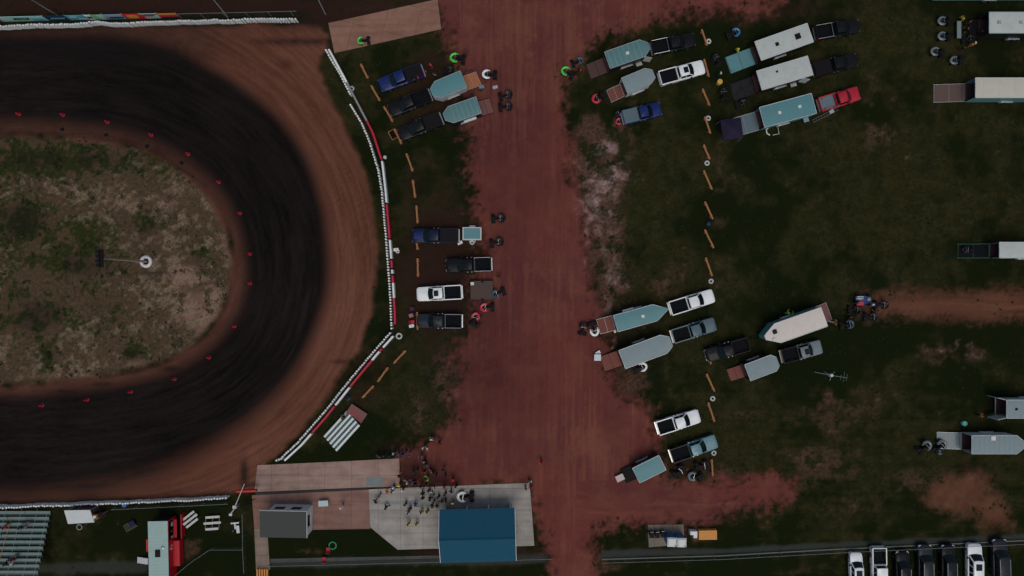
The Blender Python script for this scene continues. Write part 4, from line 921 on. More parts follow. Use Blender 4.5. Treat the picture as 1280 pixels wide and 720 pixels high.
# ================================================================ quads
Q = lambda n, c: paint(n, c)
QG = Q('lime_green', (.05,.55,.04)); QW = P_WHITE; QR = Q('bright_red', (.5,.01,.03)); QB = Q('cyan_blue', (.02,.16,.36)); QD = P_BLACK; QS = Q('steel', (.12,.16,.17)); QP = Q('pinkish_red', (.5,.03,.06)); QSL = Q('quad_slate', (.03,.07,.1))
for p, a_, m, s, sc in [((573,73),170,QG,'lime green racing quad above the orange ramp',1.05),((613,93),178,QW,'white racing quad in line with the orange ramp',1.0),
    ((631,119),15,QD,'black quad behind the brown ramp, upper of the pair',.95),((631,133),5,QD,'black quad behind the brown ramp, lower of the pair',.95),
    ((711,91),150,QG,'lime green quad beside the red road, left of the ribbed trailer ramp',1.0),((721,77),20,QSL,'black and white quad just above the lime green one by the road',.85),
    ((749,121),215,QR,'bright red quad left of the small pale trailer ramp',1.0),((916,42),25,QB,'blue quad above the raised teal ramp of the upper long trailer',.95),
    ((622,273),5,QD,'black quad at the upper right of the tiny trailer',.95),((620,303),12,QD,'black quad at the lower right of the tiny trailer',.95),
    ((624,366),200,QSL,'dark blue quad behind the flat wooden trailer',.95),((610,384),182,QP,'red nosed quad below the flat wooden trailer',.95),((593,400),70,QP,'red nosed quad behind the slate pickup',.95),
    ((742,410),285,QW,'white quad at the foot of the slim teal trailer ramp',1.0),((729,412),80,QD,'black quad beside the white one at the edge of the red road',.9),
    ((799,460),20,QW,'white nosed quad under the side of the wide grey trailer',1.0),((583,621),178,QW,'large white quad on the concrete above the blue roof',1.15),
    ((848,590),40,QD,'black quad below the light teal pickup, leftmost of the three',1.0),((877,582),10,QD,'black quad below the light teal pickup, upper right of the three',.95),((870,596),172,QS,'grey nosed quad below the light teal pickup, lowest of the three',1.0),
    ((1182,26),180,QS,'grey nosed quad, top one of the column by the folding table',.95),((1182,45),180,QS,'grey nosed quad, second of the column by the folding table',.95),((1173,65),170,QS,'grey nosed quad furthest left of the group at upper right',.95),((1197,75),185,QS,'grey nosed quad lowest of the group at upper right',.9),
    ((1101,381),0,QD,'black quad at the start of the dirt path, rightmost of its group',.95),((1088,396),0,QD,'black quad at the lower edge of the dirt path',.95),((1068,387),0,QD,'dark quad between the blue cart and beige trailer ramp',.85),((1058,406),10,QSL,'dark blue quad behind the person in orange',.95),
    ((1155,560),45,QS,'pale nosed quad, left of the two by the slate ramp',1.05),((1174,559),45,QS,'pale nosed quad, right of the two by the slate ramp',1.05),
    ((1212,312),180,QD,'dark quad at the foot of the green edged ramp',.8),((455,50),185,QG,'black and green quad on the tan concrete ramp',.85),
    ((776,141),200,QD,'dark quad tucked behind the blue pickup, upper one',.8),((777,151),190,QR,'red and black quad tucked behind the blue pickup, lower one',.75),
    ((897,75),120,QD,'black quad left of the raised teal ramp',.85),((905,118),100,QD,'black quad left of the middle trailer black ramp',.85),((926,129),20,QD,'dark quad below the middle trailer black ramp',.8),
    ((560,87),10,QD,'dark quad behind the bright blue pickup bed',.75),((1210,48),10,QD,'dark quad right of the folding table',.8)]:
    quad(p, a_, m, s, sc)
# jerry cans, toolboxes and spare wheels of the pit crews
# blue/white/red cart
t = thing('racing_kart', 'blue white and red low racing vehicle on the dirt path', 'go kart', G(1080,375,.5), 0)
a = MB(); a.loft([[(x,-w_,.2),(x,w_,.2),(x,w_*.85,z),(x,-w_*.85,z)] for x,w_,z in ((-1.1,.5,.5),(-.4,.7,.55),(.4,.6,.5),(1.0,.45,.35))]); a.build('body', paint('kart_blue', (.02,.04,.14)), t, bevel=.03)
a = MB(); a.box(-1.0,-.1,-.72,-.25,.56,.6); a.build('panel', QR, t); a = MB(); a.box(-1.05,-.15,.12,.2,.57,.62); a.box(-1.0,-.1,.38,.46,.57,.62); a.build('stripe', WHP, t)
a = MB(); a.lathe([(.28,.55),(.26,.68),(.12,.76)], 16); a.build('air_cleaner', P_TEAL, t, True, loc=(.6,.1,0))
wheels(t, [(.8,.62),(.8,-.62),(-.8,.66),(-.8,-.66)], .25, .24, 'wheel_kart')
# ================================================================ buildings
STEEL_B1 = mat('roof_blue', (.004,.070,.118), .6, .0, .06, .8, dirt=.05); WALLW = mat('wall_white', (.6,.62,.62), .6, 0, .06, 1.5, dirt=.15)
# pavilion with blue gable roof: eaves 2.7 m, ridge 3.7 m
h0, h1 = 2.7, 4.1
cs = [G(549,638,h0), G(643,635.5,h0), G(644.5,700,h0), G(552,703.5,h0)]
cx = sum(p[0] for p in cs)/4; cy = sum(p[1] for p in cs)/4; rz = math.atan2(cs[1][1]-cs[0][1], cs[1][0]-cs[0][0]); Lp = math.hypot(cs[1][0]-cs[0][0], cs[1][1]-cs[0][1]); Wp = math.hypot(cs[2][0]-cs[1][0], cs[2][1]-cs[1][1])
t = thing('pavilion', 'long pavilion with ribbed blue gable roof and white fascia on grey concrete', 'pavilion', (cx,cy), rz)
hx, hy = Lp/2, Wp/2
for s, nm in ((1,'roof_slope'),(-1,'roof_slope')):
    a = MB(); a.loft([[(x,0,h1),(x,s*hy,h0),(x,s*hy,h0+.06),(x,0,h1+.06)] for x in (-hx,hx)])
    k = -hx+.15
    while k < hx:
        a.loft([[(xx,s*.02,h1+.061),(xx,s*hy,h0+.061),(xx,s*hy,h0+.09),(xx,s*.02,h1+.09)] for xx in (k-.02,k+.02)]); k += .45
    a.build('roof_slope', STEEL_B1, t)
a = MB(); a.loft([[(x,-.18,h1+.0),(x,.18,h1+.0),(x,.0,h1+.13)] for x in (-hx-.02,hx+.02)]); a.build('ridge_cap', STEEL_B1, t)
for x in (-hx-.07, hx+.01):
    for s in (1,-1): a = MB(); a.loft([[(xx,0,h1-.12),(xx,s*(hy+.05),h0-.12),(xx,s*(hy+.05),h0+.1),(xx,0,h1+.1)] for xx in (x,x+.06)]); a.build('rake_trim', WALLW, t)
a = MB(); a.box(-hx-.01,hx+.01,hy+.006,hy+.10,h0-.08,h0+.02); a.build('gutter', STEEL_B1, t)
a = MB(); a.box(-hx-.01,hx+.01,-hy-.10,-hy-.006,h0-.08,h0+.02); a.build('gutter', STEEL_B1, t)
a = MB(); a.box(-hx+.5,hx-.35,hy-.36,hy-.28,1.9,h0-.1); a.build('fascia', WALLW, t)
a = MB(); a.box(-hx+.5,hx-.35,-hy+.3,-hy+.38,0,h0-.1); a.box(-hx+.5,-hx+.58,-hy+.381,hy-.37,0,h0-.1); a.box(hx-.43,hx-.35,-hy+.381,hy-.37,0,h0-.1); a.build('wall', WALLW, t)
for i in range(4):
    x = -hx+.62+i*(2*hx-1.2)/3; a = MB(); a.box(x-.08,x+.08,hy-.40,hy-.24,0,1.899); a.build('post', WALLW, t)
a = MB(); a.box(-hx+1,hx-.9,-hy+.5,-hy+1.2,.06,1.0); a.build('counter', WOOD_DK, t)
# scoring booth with grey roof
hb = 2.9
cs = [G(322,639,hb), G(381.5,638,hb), G(385,672,hb), G(327,673.5,hb)]
x0, x1 = (cs[0][0]+cs[3][0])/2, (cs[1][0]+cs[2][0])/2; y1, y0 = (cs[0][1]+cs[1][1])/2, (cs[2][1]+cs[3][1])/2
t = thing('scoring_booth', 'white booth with dark grey roof and two dark windows beside the walkway', 'booth', ((x0+x1)/2,(y0+y1)/2), R(-1)); hx, hy = (x1-x0)/2, (y1-y0)/2
a = MB(); a.loft([[(-hx,-hy,hb-.28),(hx,-hy,hb-.28),(hx,-hy,hb-.18),(-hx,-hy,hb-.18)], [(-hx,hy,hb+.02),(hx,hy,hb+.02),(hx,hy,hb+.12),(-hx,hy,hb+.12)]]); a.build('roof', mat('roof_shingle_grey', (.062,.068,.06), .9, 0, .2, 6, bump=.3), t, bevel=.01)
a = MB(); a.box(-hx-.02,hx+.02,hy+.002,hy+.05,hb-.1,hb+.14); a.loft([[(hx+.002,-hy,hb-.4),(hx+.05,-hy,hb-.4),(hx+.05,-hy,hb-.16),(hx+.002,-hy,hb-.16)],[(hx+.002,hy,hb-.1),(hx+.05,hy,hb-.1),(hx+.05,hy,hb+.14),(hx+.002,hy,hb+.14)]]); a.build('roof_trim', WALLW, t)
wx, wy = hx-.02, hy-.02
a = MB(); a.box(-wx+1.0, wx-.03, wy-.12, wy-.02, 0, hb-.06)                                     # north wall
a.box(-wx+1.0, -wx+1.1, -wy+.1, wy-.121, 0, hb-.3); a.box(-wx+1.1, wx-.03, -wy+.1, -wy+.2, 0, hb-.32)
a.box(wx-.13, wx-.03, wy-.8, wy-.121, 0, hb-.14); a.box(wx-.13, wx-.03, -wy+.2, -wy+1.1, 0, hb-.3); a.box(wx-.13, wx-.03, -wy+1.1, wy-.8, 0, .9)
a.build('wall', WALLW, t)
for x in (-wx+2.2, wx-1.7):
    a = MB(); a.box(x-.6,x+.6,wy-.019,wy-.005,1.3,2.15); w_ = a.build('window', GLASS, t)
    a = MB(); 
    for (p0,p1,q0,q1) in ((-.66,.66,1.24,1.3),(-.66,.66,2.15,2.21),(-.66,-.6,1.3,2.15),(.6,.66,1.3,2.15)): a.box(x+p0,x+p1,wy-.019,wy+.02,q0,q1)
    a.build('window_frame', mat('frame_grey', (.12,.12,.11), .6), w_)
a = MB(); a.box(-wx+1.2,wx-.2,-wy+.3,wy-.2,.7,.76); a.build('desk', WOOD_DK, t)
a = MB(); a.box(-wx+1.1,wx-.1,-wy+.2,wy-.12,-.02,.08); a.build('floor', mat('floor_grey', (.05,.05,.05), .8), t)
# red food trailer, white roof
hc = 2.7
a0, a1 = G(185,652,hc), G(209,652,hc); W_ = a1[0]-a0[0]; b0 = G(187,735,hc)
xc = (a0[0]+a1[0])/2 + .1; yc = (a0[1]+b0[1])/2; Lc = a0[1]-b0[1]
t = thing('food_trailer', 'red food trailer with long pale tiled roof and serving window below the lawn', 'food trailer', (xc, yc), R(1.2)); hx, hy = W_/2, Lc/2
REDW = mat('food_red', (.40,.006,.014), .45, 0, .08, 1.5, dirt=.05)
a = MB(); a.box(-hx,-hx+.06,-hy,hy,.4,hc-.06); a.box(-hx+.06,hx-.06,-hy,-hy+.06,.4,hc-.06)
a.box(hx-.06,hx,-hy,hy-2.7,.4,hc-.06); a.box(hx-.06,hx,hy-2.7,hy-.2,.4,1.1); a.box(hx-.06,hx,hy-2.7,hy-.2,2.3,hc-.06); a.box(hx-.06,hx,hy-.2,hy,.4,hc-.06)
a.build('wall', REDW, t)
a = MB(); a.box(-hx-.04,hx+.04,-hy-.04,hy+.04,hc-.059,hc)
for k in range(1,20): yy = -hy+Lc*k/20; a.box(-hx,hx,yy-.02,yy+.02,hc+.001,hc+.012)
for k in range(1,4): xx = -hx+2*hx*k/4; a.box(xx-.012,xx+.012,-hy,hy,hc+.0005,hc+.008)
a.build('roof', mat('food_roof', (.30,.44,.40), .55, 0, .08, 1, dirt=.15), t)
a = MB(); a.box(-.36,.26,-.5,.4,0,.16); a.build('roof_hatch', VB, t, bevel=.06, loc=(0,hy-4.1,hc))
a = MB(); a.lathe([(.24,0),(.24,.12),(.12,.2)],16); a.build('roof_fan', ALU, t, True, loc=(.6,hy-3.45,hc))
a = MB(); a.box(-hx+.06,hx-.06,hy-.06,hy,.4,hc-.06); a.build('end_wall', W_BLACK, t)
a = MB(); a.box(hx+.005,hx+.85,hy-6.4,hy-3.05,.25,1.35); a.build('side_locker', REDW, t, bevel=.03)
a = MB(); a.box(-hx+.1,hx-.1,-hy+.1,hy-.1,.41,.46); a.build('floor', LINER, t)
a = MB(); a.box(hx+.001,hx+.42,hy-2.7,hy-.3,1.05,1.1); a.build('serving_shelf', REDW, t)
a = MB(); a.box(hx+.9,hx+1.0,hy-2.9,hy+.3,0,1.0); a.build('counter_panel', REDW, t, bevel=.02)
a = MB(); a.tube([(hx+.012,hy-4.0,1.5),(hx+.012,hy-3.85,1.7),(hx+.012,hy-4.0,1.9),(hx+.012,hy-3.8,1.9)],.035,6); a.tube([(hx+.012,hy-3.6,1.45),(hx+.012,hy-3.45,1.7),(hx+.012,hy-3.6,1.95)],.035,6); a.build('painted_mark', WHP, t)
a = MB(); a.box(-hx-.75,-hx-.01,hy-4.2,hy-2.6,.4,1.9); a.build('side_cabinet', REDW, t, bevel=.02)
wheels(t, [(0,hx)] and [(hx-.1,-hy*.3),(hx-.1,-hy*.3-.9)], .36, .22, 'wheel_trailer')
t2 = thing('steps', 'grey metal steps at the left side of the red food trailer', 'steps', G(178.5,701,.4), 0)
for k in range(4):
    a = MB(); a.box(-.85+k*.42,-.85+k*.42+.38,-.4,.4,.15+k*.14,.19+k*.14); a.build('tread', ALU, t2)
for s in (-.42,.40):
    a = MB(); a.loft([[(-.9,s,0),(-.9,s+.02,0),(-.9,s+.02,.15),(-.9,s,.15)],[(.82,s,.4),(.82,s+.02,.4),(.82,s+.02,.6),(.82,s,.6)]]); a.build('stringer', ALU, t2)
# flat white canopy
hh = 2.5
cs = [G(80,638,hh), G(112.5,637.5,hh), G(118,653,hh), G(85,655,hh)]
c = (sum(p[0] for p in cs)/4, sum(p[1] for p in cs)/4)
t = thing('canopy_stand', 'flat white shelter roof on posts right of the grandstand', 'shelter', c)
a = MB(); a.prism([(p[0]-c[0],p[1]-c[1]) for p in cs], hh-.06, hh); a.build('roof', mat('shelter_white', (.55,.6,.57), .5, 0, .06, 1, dirt=.1), t)
for p in cs:
    a = MB(); q = Vector((p[0]-c[0],p[1]-c[1]))*.9; a.tube([(q.x,q.y,0),(q.x,q.y,hh-.06)], .04, 8); a.build('post', ALU, t)
a = MB(); a.box(-1.2,1.2,.2,.7,0,1.0); a.build('counter', WOOD_DK, t)
a = MB(); a.ring(.35,.05,.3,14,6); tag(a.build('wire_coil', ALU, None, True, loc=(*G(101,658),0)), 'grey wire coil on grass below the flat white shelter', 'wire coil')
t = thing('leaning_pole', 'thin wooden pole leaning across the shelter corner', 'pole', G(110,653)); a = MB(); a.tube([(-.6,-.5,.05),(3.5,2.0,1.4)], [.05,.04], 6); a.build('pole', WOOD_DK, t)
for p, m, s in [((121,645),WOOD_YL,'orange and white crate right of the flat white shelter'),((130,642),WOOD_DK,'brown crate between the shelter and blue bin'),((115,640),WOOD_RED,'dark red crate at the shelter corner')]:
    t = thing('crate', s, 'crate', G(*p), .2); a = MB(); a.box(-.4,.4,-.3,.3,0,.06)
    for z in (.08,.28,.48): a.box(-.4,.4,-.3,-.27,z,z+.14); a.box(-.4,.4,.27,.3,z,z+.14); a.box(-.4,-.37,-.269,.269,z,z+.14); a.box(.37,.4,-.269,.269,z,z+.14)
    a.build('slats', m, t); a = MB(); a.box(-.2,.2,-.2,.2,.0,.56); a.build('contents', WHP if m is WOOD_YL else BLACKPL, t, bevel=.03, loc=(.1,0,.061))
def bin_(p, m, s, r=.3, hgt=.9, lid=None, cat='bin', name='barrel'):
    t = thing(name, s, cat, G(*p, hgt)); a = MB(); a.lathe([(r*.86,0),(r,.1*hgt),(r*1.0,.9*hgt),(r*.96,hgt)],18); a.build('body', m, t, True)
    a = MB(); a.lathe([(r*1.04,hgt),(r*1.02,hgt+.05),(r*.5,hgt+.08)],18); a.build('lid', lid or m, t, True)
BB = mat('barrel_blue', (.015,.1,.32), .45)
bin_((155,631.5), BB, 'blue barrel beside the wire fence right of the shelter'); bin_((886,279.5), mat('barrel_navy', (.008,.018,.08), .4), 'small navy blue bucket between two logs of the right row', .28, .4, cat='bucket', name='bucket')
bin_((434,498.5), mat('barrel_teal', (.03,.25,.36), .4), 'teal bucket between the slanting barrier and the bleacher', .32, .6, VB)
bin_((1206,529.5), mat('cooler_teal', (.08,.42,.36), .4), 'round aqua cooler on grass left of the open door trailer', .32, .45, cat='cooler', name='cooler')
bin_((481,196.5), TW, 'pale bucket behind the curved barrier near the top logs', .22, .4, cat='bucket', name='bucket')
bin_((768.8,414.5), VW, 'small white bucket at the rear corner of the slim teal trailer', .16, .4, cat='bucket', name='bucket')
bin_((900,102), mat('umbrella_yellow', (.55,.33,.06), .6), 'round yellow drum left of the black ramp', .34, .8, cat='drum', name='drum')
# grandstand
BEN = mat('bench_aluminium', (.16,.235,.215), .45, .5, .15, 1.5, dirt=.2); FOOT = mat('footboard_grey', (.08,.11,.10), .6, .3, .2, 2)
rows = 11; y_top = 636; y_bot = 703
ox, oy = G(0, 636); t = thing('grandstand', 'large aluminium grandstand with eleven rows at the lower left corner', 'grandstand', (ox, oy)); xe = G(66,636)[0]-ox
rowL = -8.0
for k in range(rows):
    z = .45 + k*.24; yb = -k*.70 - .15; jit = 0
    cuts = [rowL, xe*.18 + (k%2)*.3, xe*.52+(k%3)*.4, xe]
    for q in range(3):
        d = (.0, .02, -.02)[(k+q) % 3]
        a = MB(); a.box(cuts[q]+.02, cuts[q+1]-.02, yb-.36, yb, z+d, z+d+.045); a.build('seat_plank', BEN, t, bevel=.008)
    a = MB(); a.box(rowL, xe-.05, yb-.69, yb-.40, z-.16, z-.12); a.build('footboard', FOOT, t)
for x in [rowL+.5+i*2.1 for i in range(7)]:
    if x < xe:
        a = MB(); a.tube([(x,0,.1),(x,-rows*.7-.3,rows*.24+.25)], .04, 6); a.tube([(x,-rows*.7,0),(x,-rows*.7,rows*.24+.2)], .04, 6); a.tube([(x,-4,0),(x,-4,1.5)], .04, 6); a.build('frame', ALU, t)
zt_ = rows*.24+.4
a = MB(); 
for z in (.3,.7,1.05): a.tube([(rowL,-rows*.7-.45,zt_+z-.4),(xe,-rows*.7-.45,zt_+z-.4)], .035, 6)
a.box(rowL,xe,-rows*.7-.5,-rows*.7-.46,zt_-.3,zt_+.3); a.build('back_rail', BEN, t)
a = MB()
for k in range(0,rows,2): a.tube([(xe+.15,-k*.7,.4+k*.24),(xe+.15,-k*.7,1.35+k*.24),(xe+.15,-(k+2)*.7,1.35+(k+2)*.24)], .022, 6)
a.build('side_rail', ALU, t)
a = MB(); a.tube([(xe*.3,-.8,.75),(xe*.25,-rows*.7,rows*.24+.6)], .02, 6); a.build('aisle_rail', WOOD_YL, t)
# bleacher near the slanting barrier
def bleacher(c, ang, L, n, pitch, label, m=None, rise=.22, z0=.4, group=None, foot=True, lens=None):
    t = thing('bleacher', label, 'bleacher', G(*c, .7), ang, group)
    for k in range(n):
        y = (n-1)*pitch/2 - k*pitch; z = z0 + k*rise; l_ = (lens[k] if lens else L)
        a = MB(); a.box(-l_/2, l_/2, y-.15, y+.15, z, z+.045); a.build('seat_plank', m or ALU, t, bevel=.008)
        if foot and k: a = MB(); a.box(-l_/2, l_/2, y+.17, y+pitch-.2, z-.25, z-.21); a.build('footboard', FOOT, t)
    for x in (-L*.4, 0, L*.4):
        a = MB(); y0_ = (n-1)*pitch/2; a.tube([(x,y0_,z0-.03),(x,-y0_,z0+(n-1)*rise-.03)], .03, 6); a.tube([(x,y0_,0),(x,y0_,z0-.03)], .03, 6); a.tube([(x,-y0_,0),(x,-y0_,z0+(n-1)*rise-.03)], .03, 6); a.build('frame', ALU, t)
    return t
BRT = mat('plank_bright', (.45,.52,.53), .45, .3, .1, 2)
bleacher((427.5,538.5), math.atan2(32,29), 4.6, 5, .60, 'five row aluminium bleacher beside the slanting barrier', BRT)
WP = mat('plank_white', (.5,.5,.46), .5, 0, .1, 2)
bleacher((237.5,649.5), math.atan2(11,14), 2.3, 3, .55, 'tilted three plank bleacher right of the red food trailer', WP, foot=False, lens=[1.9,2.3,1.9])
bleacher((265,654), R(4), 2.3, 3, .72, 'level three plank bleacher right of the tilted one', WP, foot=False, lens=[1.9,2.3,1.7])
t = thing('picnic_table', 'pale weathered table with dark middle near the walkway fence', 'table', G(294,658,.7), R(5))
a = MB(); a.box(-.55,.55,.35,.55,.7,.75); a.box(-.1,.1,-.35,.349,.7,.75); a.box(.15,.55,-.9,.1,.74,.79); a.build('top', ALU, t); a = MB()
for x in (-.45,.45):
    for y in (-.6,.45): a.tube([(x,y,0),(x*.8,y,.7)], .03, 6)
a.build('frame', ALU, t); a = MB(); a.box(-.5,.1,-.5,.2,.3,.62); a.build('crate', BLACKPL, t, bevel=.02)
# sunken trailer hitch / shed bits
t = thing('notice_board', 'reddish brown board lying at the upper end of the aluminium bleacher', 'board', G(445.5,517,.6), math.atan2(-8,12)+0)
a = MB(); a.box(-1.25,1.25,-.75,.75,.5,.58); a.build('panel', mat('board_brown', (.16,.07,.06), .7), t, bevel=.01)
a = MB(); a.box(-.9,.9,-.3,.1,.582,.59); a.build('printed_shape', mat('board_red', (.25,.04,.05), .7), t)
for x in (-1.1,1.1):
    a = MB(); a.tube([(x,-.6,0),(x,-.6,.5)], .04, 6); a.tube([(x,.6,0),(x,.6,.5)], .04, 6); a.build('leg', ALU, t)
# red sign and boom arm at the entry
t = thing('track_sign', 'bright red sign board on posts at the end of the white barrier', 'sign', G(308,614,1.4), R(2))
a = MB(); a.box(-1.3,1.3,-.12,.12,.9,1.5); a.build('board', REDB, t, bevel=.02)
for x in (-1.0,1.0):
    a = MB(); a.tube([(x,0,0),(x,0,.9)], .04, 6); a.build('post', ALU, t)
t = thing('boom_gate', 'long pale boom arm slanting over the red sign', 'boom gate', G(297,631), 0)
a = MB(); a.box(-.25,.25,-.2,.2,0,1.05); a.build('pedestal', ALU, t, bevel=.03)
a = MB(); a.tube([(-.6,-.95,.8),(0,-.25,1.3),(1.7,3.4,2.0)], [.07,.07,.045], 8); a.build('arm', mat('arm_white', (.5,.45,.4), .5), t, True)
a = MB(); a.box(-.8,-.4,-1.2,-.9,.5,.9); a.build('counterweight', ALU, t, bevel=.03)
a = MB(); a.tube([(.2,.1,.6),(1.0,.3,.4),(2.4,.8,.1)], .04, 6); a.tube([(.2,-.3,.6),(1.9,.2,.1)], .035, 6); a.build('brace', BLACKPL, t)
# porta potties
for (p, s) in [((838.5,666),'blue portable toilet with white roof, left of the pair'),((850.8,666.5),'blue portable toilet with white roof, right of the pair')]:
    x, y = G(p[0]-.0, p[1]+5.8, 0); t = thing('portable_toilet', s, 'portable toilet', G(p[0]+1.6, p[1]+12, 2.2), R(-1))
    PB = mat('toilet_blue', (.015,.13,.30), .45, 0, .08, 2)
    a = MB(); a.box(-.54,.54,-.54,.54,.05,2.1); a.build('wall', PB, t, bevel=.03)
    a = MB(); a.box(-.6,.6,-.6,.6,2.1,2.16); a.loft([[(-.58,-.58,2.161),(.58,-.58,2.161),(.58,.58,2.161),(-.58,.58,2.161)],[(-.4,-.45,2.3),(.4,-.45,2.3),(.4,.45,2.3),(-.4,.45,2.3)]]); a.build('roof', mat('toilet_roof', (.62,.64,.62), .5), t, bevel=.02)
    a = MB(); a.box(-.38,.38,.541,.57,.12,2.0); d = a.build('door', PB, t); a = MB(); a.box(.25,.33,.571,.61,1.0,1.12); a.build('handle', BLACKPL, d)
    a = MB(); a.tube([(.4,-.4,2.2),(.4,-.4,2.55)], .05, 8); a.build('vent_pipe', BLACKPL, t)
# dark bins on the small slab
for i, (p, s) in enumerate([((815,669),'black wheeled bin, leftmost on the small slab'),((822,669),'black wheeled bin, second on the small slab'),((829,668),'black wheeled bin beside the portable toilets')]):
    t = thing('wheeled_bin', s, 'bin', G(*p, 1.0), R(2), 'black wheeled bins on the small slab')
    a = MB(); a.loft([[(-.22,-.26,.08),(.22,-.26,.08),(.22,.24,.08),(-.22,.24,.08)],[(-.29,-.36,1.0),(.29,-.36,1.0),(.29,.33,1.0),(-.29,.33,1.0)]]); a.build('body', BLACKPL, t, bevel=.02)
    a = MB(); a.loft([[(-.31,-.38,1.001),(.31,-.38,1.001),(.31,.36,1.001),(-.31,.36,1.001)],[(-.26,-.3,1.09),(.26,-.3,1.09),(.26,.3,1.09),(-.26,.3,1.09)]]); a.build('lid', BLACKPL, t, bevel=.02)
    a = MB(); a.tube([(-.2,.4,1.0),(.2,.4,1.0)], .025, 6); a.build('handle', ALU, t)
    for s2 in (-1,1):
        a = MB(); a.lathe([(.1,-.03),(.1,.03)],12,0,Matrix.Translation((s2*.27,.3,.1))@Matrix.Rotation(R(90),4,'Y')); a.build('wheel', RUBBER, t)
t = thing('chest_freezer', 'small white box unit with a notched corner beside the yellow crate', 'box', G(867,668,.9), R(-2))
a = MB(); a.prism([(-.45,-.1),(0,-.1),(0,-.5),(.5,-.5),(.5,.42),(-.45,.42)], .02, .9); a.build('body', WALLW, t, bevel=.03); a = MB(); a.prism([(-.4,-.05),(.05,-.05),(.05,-.44),(.44,-.44),(.44,.36),(-.4,.36)], .901, .95); a.build('lid', WHP, t, bevel=.02)
t = thing('wood_stack', 'yellow orange timber crate with long slats beside the fence', 'crate', G(885,669,.8), R(1))
a = MB()
for k in range(5): a.box(-1.2,1.2,-.62+k*.25,-.62+k*.25+.235,.72,.78)
a.build('top_slats', WOOD_YL, t); a = MB()
for x in (-1.1,0,1.1): a.box(x-.05,x+.05,-.6,.6,0,.719)
for z in (.1,.35): a.box(-1.2,1.2,-.64,-.601,z,z+.18); a.box(-1.2,1.2,.601,.64,z,z+.18)
a.build('frame', WOOD_YL, t)
# yellow striped hatch at the bottom of the walkway
t = thing('walkway_gate', 'orange yellow slatted gate lying across the walkway end', 'gate', G(327.5,716,.5), 0)
for k in range(5): a = MB(); a.box(-.75+k*.33,-.75+k*.33+.18,-.55,.45,.06,.5); a.build('slat', WOOD_YL, t)
a = MB(); a.box(-.8,.85,-.6,-.551,.05,.55); a.build('frame', WOOD_YL, t)
# purple canopy
def canopy(c, ang, sx, sy, m, label, hgt=2.4, name='pop_up_canopy'):
    t = thing(name, label, 'canopy', G(*c, hgt), R(ang)); a = MB(); b = [(-sx,-sy,hgt),(sx,-sy,hgt),(sx,sy,hgt),(-sx,sy,hgt)]; 
    a.loft([[(x,y,z-.25) for x,y,z in b], b, [(x*.5,y*.5,hgt+.35) for x,y,_ in b], [(x*.05,y*.05,hgt+.6) for x,y,_ in b]]); a.build('roof', m, t)
    for x,y,_ in b: q = MB(); q.tube([(x*.96,y*.96,0),(x*.96,y*.96,hgt-.2)], .03, 6); q.build('leg', ALU, t)
canopy((915,161), 8, 1.35, 1.35, mat('canopy_purple', (.016,.012,.032), .8), 'dark purple pop up canopy at the end of the slate ramp')
# folding tables etc
def table(c, ang, sx, sy, m, label, hgt=.75):
    t = thing('folding_table', label, 'table', G(*c, hgt), R(ang)); a = MB(); a.box(-sx,sx,-sy,sy,hgt-.04,hgt); a.build('top', m, t, bevel=.01)
    for s in (-1,1): q = MB(); q.tube([(s*sx*.8,-sy*.8,0),(s*sx*.8,-sy*.8,hgt-.05),(s*sx*.8,sy*.8,hgt-.05),(s*sx*.8,sy*.8,0)], .02, 6); q.build('leg', BLACKPL, t)
table((1199,37), 90, 1.15, .28, mat('table_grey', (.16,.21,.22), .5), 'long grey folding table among the quads at upper right')
table((404,629.5), 3, .65, .38, mat('table_white', (.4,.5,.53), .5), 'small pale blue white table on the reddish walkway')
table((747,447), 0, .45, .42, mat('cart_white', (.55,.62,.64), .5), 'square white cart at the foot of the wide trailer ramp', .7)
table((775,597.5), 25, .55, .42, mat('box_pink', (.5,.42,.4), .6), 'pinkish white table behind the flat fronted teal trailer', .6)
table((1007.5,148.5), 15, .35, .42, mat('box_teal', (.16,.28,.3), .5), 'small teal table beside the nose of the long teal trailer', .9)
# white pen frame (foldable ring)
t = thing('quad_stand', 'white metal stand frame lying below the long teal trailer', 'stand', G(966,163.5,.3), R(10))
a = MB(); a.tube([(-.5,.55,.3),(-.85,.3,.3),(-.85,-.2,.3),(-.5,-.5,.3)], .1, 8); a.tube([(-.5,.55,.3),(.75,.6,.3),(.75,-.55,.3),(-.1,-.55,.3)], .05, 8); a.build('frame', mat('frame_white', (.5,.56,.55), .5), t, True)
for x,y in ((-.6,.4),(.7,.5),(.7,-.5)): a = MB(); a.tube([(x,y,0),(x,y,.28)], .03, 6); a.build('leg', ALU, t)
# loading ladder and mast
t = thing('loading_ramp', 'narrow silver ladder ramp lying on grass beside the red pickup', 'ladder', G(1032,143.5,.3), math.atan2(15,30))
a = MB(); a.tube([(-1.9,-.18,.2),(1.9,-.18,.25)], .035, 6); a.tube([(-1.9,.18,.2),(1.9,.18,.25)], .035, 6)
for k in range(10): x = -1.7+k*.38; a.tube([(x,-.18,.22),(x,.18,.22)], .02, 6)
a.build('rails', mat('ladder_dull', (.14,.17,.15), .5, .4), t); a = MB(); a.box(.6,1.2,-.2,.25,.27,.36); a.build('hook_plate', ALU, t)
t = thing('antenna_mast', 'silver trailer mast with cross bars resting on the lower right grass', 'mast', G(1037,468.5), math.atan2(-3,20))
a = MB(); a.tube([(-2.3,.1,.5),(0,0,.62),(2.0,0,.7)], .055, 8); a.build('pole', mat('mast_dull', (.10,.14,.12), .6, .3), t, True); a = MB(); a.lathe([(.24,0),(.24,.55),(.2,.7)],14); a.build('hub', mat('hub_pale', (.45,.55,.5), .4), t, True)
